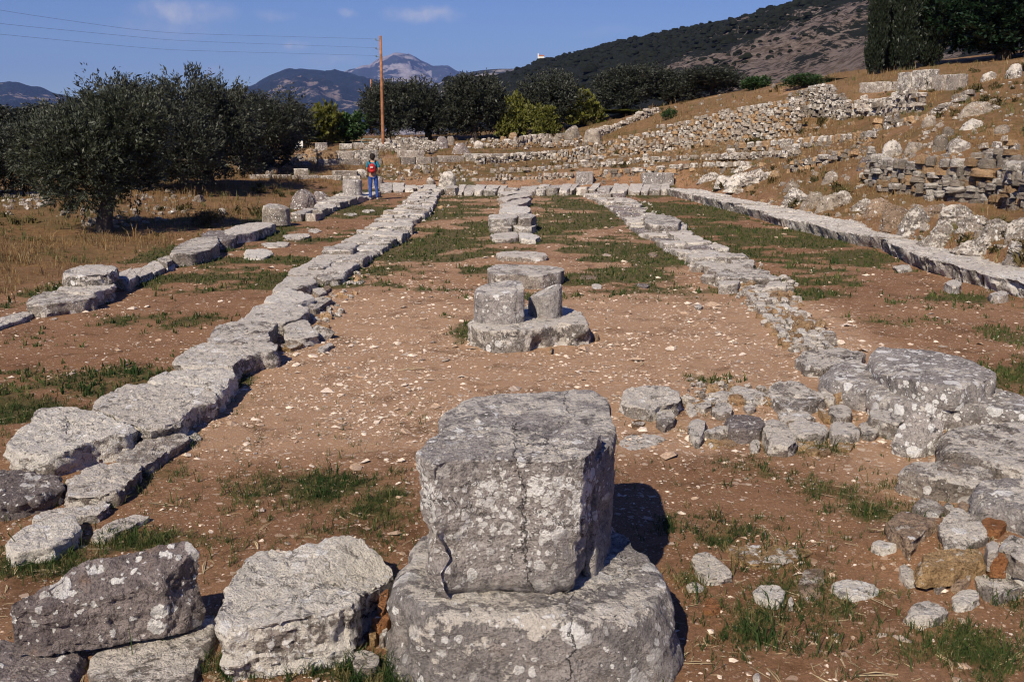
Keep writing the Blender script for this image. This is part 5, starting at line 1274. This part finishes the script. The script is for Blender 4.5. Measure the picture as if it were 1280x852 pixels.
# green grass on the floor
n = 190000; x = rg.uniform(-20, 1300, n); y = 238 + 640 * rg.uniform(0, 1, n) ** 1.25
d = np.stack([(x - 640) / F, math.cos(PITCH) - math.sin(PITCH) * (y - 426) / F, -math.sin(PITCH) - math.cos(PITCH) * (y - 426) / F], 1); t_ = -EYE / d[:, 2]; X, Y = d[:, 0] * t_, d[:, 1] * t_
k = (rg.uniform(0, 1, n) < np.clip(green(X, Y) - .12, 0, 1) ** 1.1 * .95 + .012 * (Y < 9)) & (np.abs(X) < 7.8); X, Y = X[k], Y[k]
s = rg.lognormal(0, .35, len(X)) * np.clip(.8 + Y * .02, .8, 1.5) * (1 + .0 * X)
p = np.stack([X, Y, H(X, Y) - .006], 1); nearm = Y < 9
link('grass', scatter_mesh('grass', [tuft_proto(k, 5, .055, .0035, .8) for k in range(6)], p[nearm], s[nearm][:, None] * np.ones(3), gm, seed=1), kind='stuff')
link('grass', scatter_mesh('grass', [tuft_proto(k + 20, 4, .05, .009, .6) for k in range(6)], p[~nearm], s[~nearm][:, None] * np.ones(3), gm, seed=2), kind='stuff')
# taller stray blades in the foreground
n = 900; x = rg.uniform(-20, 1300, n); y = rg.uniform(520, 860, n); P = np.array([W(a, b_, 0) for a, b_ in zip(x, y)]); P[:, 2] = H(P[:, 0], P[:, 1])
k = rg.uniform(0, 1, n) < green(P[:, 0], P[:, 1]) + .1; P = P[k]
link('grass', scatter_mesh('grass', [tuft_proto(k + 40, 3, .12, .003, .9) for k in range(6)], P, rg.lognormal(0, .3, len(P))[:, None] * np.ones(3), gm, seed=3), kind='stuff')
# dry grass outside the walls
n = 64000; x = rg.uniform(-30, 1310, n); y = rg.uniform(80, 430, n); P, ok = Tmany(x, y); P = P[ok & (P[:, 1] < 85)]
k = rg.uniform(0, 1, len(P)) < dry(P[:, 0], P[:, 1]) * (.25 + .75 * sstep(-.2, .5, fbm2(P[:, 0] * .8, P[:, 1] * .8, 3, 77))); P = P[k]; P[:, 2] -= .02
s = rg.lognormal(0, .3, len(P)) * np.clip(P[:, 1] / 34, .75, 1.6); s = s * np.where(P[:, 0] < -7, 1.15, 1.0)
gg = fbm2(P[:, 0] * .5, P[:, 1] * .5, 3, 78) > .12
link('dry_grass', scatter_mesh('dry_grass', [tuft_proto(k + 60, 7, .19, .010, .55) for k in range(6)], P[~gg], s[~gg][:, None] * np.ones(3), dm, seed=4), kind='stuff')
gm2 = blade_mat('olive_grass', (.10, .12, .04), (.18, .16, .06), (.28, .22, .10))
link('meadow_grass', scatter_mesh('meadow_grass', [tuft_proto(k + 80, 7, .16, .010, .55) for k in range(6)], P[gg], s[gg][:, None] * np.ones(3), gm2, seed=5), kind='stuff')
n = 2600; x = rg.uniform(-30, 1310, n); y = rg.uniform(84, 400, n); P, ok = Tmany(x, y); P = P[ok & (P[:, 1] < 85)]
k = (dry(P[:, 0], P[:, 1]) > .3) & (fbm2(P[:, 0] * .3, P[:, 1] * .3, 3, 91) > .05) & ((P[:, 0] > 0) | (P[:, 1] > 24)); P = P[k]
link('weeds', scatter_mesh('weeds', [tuft_proto(k + 100, 26, .22, .03, .9) for k in range(6)], P, rg.lognormal(0, .35, len(P))[:, None] * np.array([1.3, 1.3, 1.]), blade_mat('weed', (.06, .062, .024), (.14, .105, .04), (.17, .12, .05)), seed=7), kind='stuff')
# dead stems lying on the near ground
n = 5200; x = rg.uniform(-20, 1300, n); y = rg.uniform(430, 870, n); P = np.array([W(a, b_, 0) for a, b_ in zip(x, y)]); P[:, 2] = H(P[:, 0], P[:, 1]) + .004
k = rg.uniform(0, 1, n) < .25 + green(P[:, 0], P[:, 1]); P = P[k]
stem = (np.array([[-.5, -.014, 0], [.5, -.008, .03], [.5, .008, .034], [-.5, .014, .004], [0, .03, .05], [0, .055, .05]]), np.array([[0, 1, 2], [0, 2, 3], [3, 4, 5], [4, 2, 5]]))
link('dead_stems', scatter_mesh('dead_stems', [stem], P, (rg.lognormal(math.log(.055), .5, len(P)))[:, None] * np.array([1., 1.6, 1.]), flat('straw', (.42, .33, .19), .9, .4, 9), seed=6, tilt=rg.normal(0, .2, len(P))), kind='stuff')
# pebbles and chips
chip = [flat('chip_white', (.66, .54, .43), .9, .2, 40), flat('chip_tan', (.42, .30, .21), .9, .25, 40), flat('chip_grey', (.34, .27, .22), .9, .25, 40)]
PB = []
for k in range(8):
    r2 = np.random.default_rng(k + 3); v = np.array([[math.cos(a) * r2.uniform(.6, 1.1), math.sin(a) * r2.uniform(.5, 1), r2.uniform(-.1, .3)] for a in np.linspace(0, 6.28, 6)[:-1]] + [[r2.uniform(-.3, .3), r2.uniform(-.3, .3), r2.uniform(.5, .8)], [.4 * r2.uniform(-1, 1), .4, .55]])
    f = [[0, 1, 5], [1, 2, 6], [1, 6, 5], [2, 3, 6], [3, 4, 6], [3, 6, 3], [4, 5, 6], [4, 0, 5]]; f = [q for q in f if len(set(q)) == 3]; PB.append((v * .5, np.array(f)))
n = 170000; x = rg.uniform(-20, 1300, n); y = 234 + 640 * rg.uniform(0, 1, n) ** 1.15
d = np.stack([(x - 640) / F, math.cos(PITCH) - math.sin(PITCH) * (y - 426) / F, -math.sin(PITCH) - math.cos(PITCH) * (y - 426) / F], 1); t_ = -EYE / d[:, 2]; X, Y = d[:, 0] * t_, d[:, 1] * t_
k = (rg.uniform(0, 1, n) < (gravel(X, Y) * 1.25 + .02) * np.clip(.62 + 1.9 * fbm2(X * 1.6, Y * 1.6, 4, 55), .12, 1.3) * np.where(Y < 7.5, .45, 1)) & (np.abs(X) < 8) & (rg.uniform(0, 1, n) > green(X, Y) * .8); X, Y = X[k], Y[k]
s = rg.lognormal(math.log(.0115), .68, len(X)) * np.clip(.55 + Y * .07, .7, 2.6); p = np.stack([X, Y, H(X, Y)], 1); w3 = rg.choice(3, len(X), p=[.42, .4, .18])
for j in range(3):
    ix = w3 == j; link('pebbles', scatter_mesh('pebbles', PB, p[ix], s[ix][:, None] * np.array([1.3, 1, .8]), chip[j], seed=10 + j, tilt=rg.normal(0, .2, ix.sum())), kind='stuff')

# ------------------------------------------------------------------ pole, wires, small things far off
wood = flat('pole_wood', (.30, .135, .065), .85, .35, 3); metal = flat('grey_metal', (.20, .27, .25), .5, .1); wirem = flat('wire', (.08, .08, .09), .5, .1)


def pole(px, D, ytop, r_, label, arms=True):
    b = ground_at(px, D); hgt = WD(px, ytop, D)[2] - b[2]; t = empty('utility_pole', b, label, 'pole')
    V, Fc = [], []; tube(V, Fc, [[0, 0, -.3], [0, 0, 0], [0, .0, hgt * .5], [0, 0, hgt], [0, 0, hgt + .01]], [r_ * 1.1, r_ * 1.1, r_ * .95, r_ * .8, 0.001], 14)
    o = link('shaft', mk_mesh('shaft', np.vstack(V), np.vstack(Fc), wood)); o.parent = t
    if arms:
        for k, dz in enumerate((.28, .82, 1.3)):
            V, Fc = [], []; z = hgt - dz; tube(V, Fc, [[-.05, -.05, z], [-.28, -.08, z], [-.30, -.08, z + .02], [-.30, -.08, z + .12]], [.018, .018, .045, .035], 8)
            o = link('insulator', mk_mesh('insulator', np.vstack(V), np.vstack(Fc), metal)); o.parent = t
    return b, hgt


b, hgt = pole(482, 66, 45, .10, 'tall orange-brown wooden pole left of centre, carrying the wires')
pole(469, 150, 99, .13, 'tiny distant wooden pole left of the tall one', False)
for k, (dz, L) in enumerate([(.20, [(219, 42, 52), (156, 36, 48), (0, 13.5, 40), (-220, -30, 31)]), (.74, [(219, 51, 52), (156, 45, 48), (0, 30, 40), (-220, 2, 31)]), (1.22, [(219, 63, 52), (156, 58, 48), (0, 43, 40), (-220, 22, 31)])]):
    P = [np.array([b[0] - .3, b[1] - .08, b[2] + hgt - dz])] + [WD(*q) for q in L]
    P = np.array(P); tt = np.linspace(0, len(P) - 1, 40); P = np.stack([np.interp(tt, range(len(P)), P[:, j]) for j in range(3)], 1)
    for _ in range(6): P[1:-1] = (P[:-2] + P[2:] + 2 * P[1:-1]) / 4
    V, Fc = [], []; tube(V, Fc, P, [.0045] * 40, 5)
    link('power_line', mk_mesh('power_line', np.vstack(V), np.vstack(Fc), wirem), label=['topmost', 'middle', 'lowest'][k] + ' of the three thin wires crossing the sky at left', cat='wire', group='wires strung from the pole')
b = ground_at(463, 66.5); t = empty('metal_rail', b, 'small pale green metal frame standing left of the wooden pole', 'rail')
for nm, pts, r_ in (('frame', [[-.42, 0, 0], [-.40, 0, .40], [-.30, 0, .5], [.30, 0, .5], [.40, 0, .40], [.42, 0, 0]], .035), ('bar', [[-.40, 0, .28], [.40, 0, .28]], .02), ('bar', [[-.40, 0, .12], [.40, 0, .12]], .02)):
    V, Fc = [], []; tube(V, Fc, pts, [r_] * len(pts), 6); o = link(nm, mk_mesh(nm, np.vstack(V), np.vstack(Fc), metal)); o.parent = t
whitem = flat('white_paint', (.7, .68, .62), .7, .05)


def box(a, b_, m, nm, parent=None, **kw):
    x0, y0, z0 = a; x1, y1, z1 = b_; V = [[x, y, z] for x in (x0, x1) for y in (y0, y1) for z in (z0, z1)]
    Fq_ = np.array([[0, 1, 3, 2], [4, 6, 7, 5], [0, 4, 5, 1], [2, 3, 7, 6], [0, 2, 6, 4], [1, 5, 7, 3]])
    o = link(nm, mk_mesh(nm, np.array(V, float), Fq_, m, False), **kw)
    if parent: o.parent = parent
    md = o.modifiers.new('edge', 'BEVEL'); md.width = min(.02, .12 * min(x1 - x0, y1 - y0, z1 - z0)); md.segments = 2
    return o


b = ground_at(379, 64); t = empty('sign_board', b, 'small plain white board at the left end of the terrace top', 'sign')
box((-.24, -.02, .15), (.24, .02, .62), whitem, 'board', t); box((-.03, .021, -.2), (.03, .07, .5), metal, 'post', t)
b = ground_at(507, 67); t = empty('marker_post', b, 'tiny white marker post right of the wooden pole', 'post'); box((-.05, -.05, -.1), (.05, .05, .45), whitem, 'shaft', t); box((-.065, -.065, .45), (.065, .065, .5), metal, 'cap', t)
# chapel on the skyline of the hill
hz = HILL[int(420 * 0 + (678 - 560) / (2600 - 560) * 419)]; k = int(np.argmax(hz[:97, 2] / hz[:97, 1])); b = hz[k]
t = empty('chapel', b + np.array([0, 0, .5]), 'tiny white chapel on the skyline of the hill', 'chapel'); box((-2, -1.5, -1.5), (2, 1.5, 2.6), whitem, 'wall', t); box((-2.9, -1, -1.5), (-2.001, 1, 4.6), whitem, 'tower', t)
Vr = np.array([[-2.1, -1.7, 2.6], [2.1, -1.7, 2.6], [2.1, 1.7, 2.6], [-2.1, 1.7, 2.6], [-2.1, 0, 3.6], [2.1, 0, 3.6]]); o = link('roof', mk_mesh('roof', Vr, [np.array([[0, 1, 5, 4], [2, 3, 4, 5], [0, 3, 2, 1]]), np.array([[0, 4, 3], [1, 2, 5]])], flat('roof_tile', (.35, .13, .07), .8, .1), False)); o.parent = t

# ------------------------------------------------------------------ hiker seen from behind
def skin(name, vs, es, m, parent, sub=2, root=0):
    me = bpy.data.meshes.new(name); me.from_pydata([v[:3] for v in vs], es, []); me.materials.append(m)
    o = bpy.data.objects.new(name, me); COL.objects.link(o); o.parent = parent
    md = o.modifiers.new('skin', 'SKIN'); md.use_smooth_shade = True
    for i, v in enumerate(vs):
        sv = me.skin_vertices[0].data[i]; sv.radius = (v[3], v[4] if len(v) > 4 else v[3]); sv.use_root = (i == root)
    s_ = o.modifiers.new('sub', 'SUBSURF'); s_.levels = sub; s_.render_levels = sub; return o


skinm = flat('skin', (.42, .24, .16), .6, .06); hair = flat('hair', (.018, .013, .010), .7, .4, 60); teal = flat('teal_shirt', (.02, .16, .24), .8, .2, 12); jean = flat('blue_jeans', (.035, .075, .26), .85, .3, 14)
red = flat('red_backpack', (.38, .02, .018), .6, .15, 10); blackm = flat('black_strap', (.012, .012, .014), .6, .1); shoe = flat('pale_shoe', (.36, .34, .33), .7, .15)
fp = W(467, 250, .0); hk = empty('person', (fp[0], fp[1], float(H(fp[0], fp[1]))), 'person in teal shirt and blue jeans with a red backpack, seen from behind', 'person')
VB = [(0, 0, .95, .13, .09), (0, .0, 1.12, .115, .085), (0, .01, 1.30, .15, .09), (0, .01, 1.42, .12, .08), (0, .02, 1.50, .048), (0, .03, 1.60, .075, .085), (0, .04, 1.69, .07, .08),
      (-.17, .01, 1.41, .055), (-.23, .03, 1.18, .042), (-.19, .20, 1.05, .034), (-.13, .30, 1.10, .024),
      (.17, .01, 1.41, .055), (.245, .0, 1.17, .042), (.235, .18, 1.02, .034), (.20, .28, 1.04, .024),
      (-.10, 0, .88, .085), (-.115, .01, .50, .058), (-.12, -.01, .10, .040), (-.12, .09, .04, .035),
      (.10, 0, .88, .085), (.125, .02, .50, .058), (.15, -.01, .10, .040), (.16, .09, .04, .035)]
EB = [(0, 1), (1, 2), (2, 3), (3, 4), (4, 5), (5, 6), (3, 7), (7, 8), (8, 9), (9, 10), (3, 11), (11, 12), (12, 13), (13, 14), (0, 15), (15, 16), (16, 17), (17, 18), (0, 19), (19, 20), (20, 21), (21, 22)]
for wi in (10, 14):
    wx, wy, wz = VB[wi][:3]; pi = len(VB); VB.append((wx, wy + .05, wz + .01, .028, .014)); EB.append((wi, pi)); sg = 1 if wi == 10 else -1
    for f, (dx, ln) in enumerate([(-.026, .062), (-.009, .075), (.009, .07), (.026, .055)]):
        a = len(VB); VB += [(wx + dx, wy + .09, wz + .008, .008), (wx + dx * 1.1, wy + .09 + ln * .5, wz - .008, .0075), (wx + dx * 1.1, wy + .09 + ln * .85, wz - .03, .0065)]; EB += [(pi, a), (a, a + 1), (a + 1, a + 2)]
    a = len(VB); VB += [(wx + sg * .035, wy + .06, wz + .012, .010), (wx + sg * .05, wy + .09, wz + .0, .008)]; EB += [(pi, a), (a, a + 1)]
skin('body', VB, EB, skinm, hk)
skin('nose', [(0, .115, 1.625, .012), (0, .135, 1.605, .010)], [(0, 1)], skinm, hk, 1)
for sx in (-1, 1): skin('ear', [(sx * .078, .03, 1.64, .014, .008), (sx * .082, .025, 1.61, .010, .007)], [(0, 1)], skinm, hk, 1); skin('eye', [(sx * .03, .113, 1.65, .008), (sx * .03, .117, 1.65, .007)], [(0, 1)], blackm, hk, 1)
skin('mouth', [(-.02, .112, 1.575, .005), (.02, .112, 1.575, .005)], [(0, 1)], flat('lip', (.3, .1, .08), .5, .05), hk, 1)
th_, ph_ = np.meshgrid(np.linspace(0, math.pi, 15), np.linspace(0, 2 * math.pi, 21)[:-1], indexing='ij'); hv = np.stack([np.sin(th_) * np.cos(ph_) * .105, np.sin(th_) * np.sin(ph_) * .11 - .012, np.cos(th_) * .125], -1).reshape(-1, 3)
hv[:, 1] -= np.clip(-hv[:, 2], 0, 1) * .25; hv *= (1 + .12 * fbm(hv * 30, 3, 5))[:, None]; hv[:, 1] = np.minimum(hv[:, 1], .075)
ih = np.arange(15 * 20).reshape(15, 20); ih2 = np.roll(ih, -1, 1); o = link('hair', mk_mesh('hair', hv + [0, .005, 1.655], np.stack([ih[:-1], ih[1:], ih2[1:], ih2[:-1]], -1).reshape(-1, 4), hair)); o.parent = hk
skin('shirt', [(0, 0, .95, .15, .108), (0, .0, 1.12, .14, .105), (0, .01, 1.30, .17, .115), (0, .01, 1.43, .13, .095), (-.17, .01, 1.42, .072), (-.225, .02, 1.22, .06), (.17, .01, 1.42, .072), (.24, .0, 1.22, .06)],
     [(0, 1), (1, 2), (2, 3), (3, 4), (4, 5), (3, 6), (6, 7)], teal, hk)
skin('trousers', [(0, 0, .96, .145, .105), (-.095, 0, .86, .105), (-.115, .01, .50, .075), (-.12, -.01, .08, .062), (.10, 0, .86, .105), (.125, .02, .50, .075), (.15, -.01, .08, .062)], [(0, 1), (1, 2), (2, 3), (0, 4), (4, 5), (5, 6)], jean, hk)
for sx in (-.12, .155): skin('shoe', [(sx, -.05, .05, .048, .045), (sx, .06, .045, .05, .04), (sx * 1.03, .16, .035, .045, .03)], [(0, 1), (1, 2)], shoe, hk)
bp = skin('backpack', [(0, -.19, 1.02, .13, .085), (0, -.20, 1.16, .155, .095), (0, -.19, 1.32, .135, .085), (0, -.17, 1.40, .08, .06)], [(0, 1), (1, 2), (2, 3)], red, hk)
skin('pocket', [(0, -.27, 1.05, .10, .05), (0, -.27, 1.16, .10, .05)], [(0, 1)], red, bp)
box((-.05, -.325, 1.235), (.05, -.285, 1.275), whitem, 'patch', bp)
for sx in (-1, 1): skin('strap', [(sx * .09, -.14, 1.42, .022, .012), (sx * .12, -.06, 1.505, .024, .012), (sx * .13, .08, 1.48, .024, .012), (sx * .14, .13, 1.32, .022, .012), (sx * .16, .04, 1.12, .018, .010), (sx * .14, -.12, 1.08, .018, .010)], [(0, 1), (1, 2), (2, 3), (3, 4), (4, 5)], blackm, bp)

# ------------------------------------------------------------------ air
hzm = bpy.data.materials.new('haze'); hzm.use_nodes = True; g = N(hzm.node_tree)
HD = 5.2e-5
vol = g.n('ShaderNodeVolumePrincipled', {'Color': (.27, .43, 1, 1), 'Density': HD, 'Anisotropy': .0})
g.nt.links.new(vol.outputs[0], g.n('ShaderNodeOutputMaterial').inputs[1])
o = box((-15500, -15500, -900), (15500, 21000, 1500), hzm, 'haze', kind='stuff'); o.modifiers.clear()
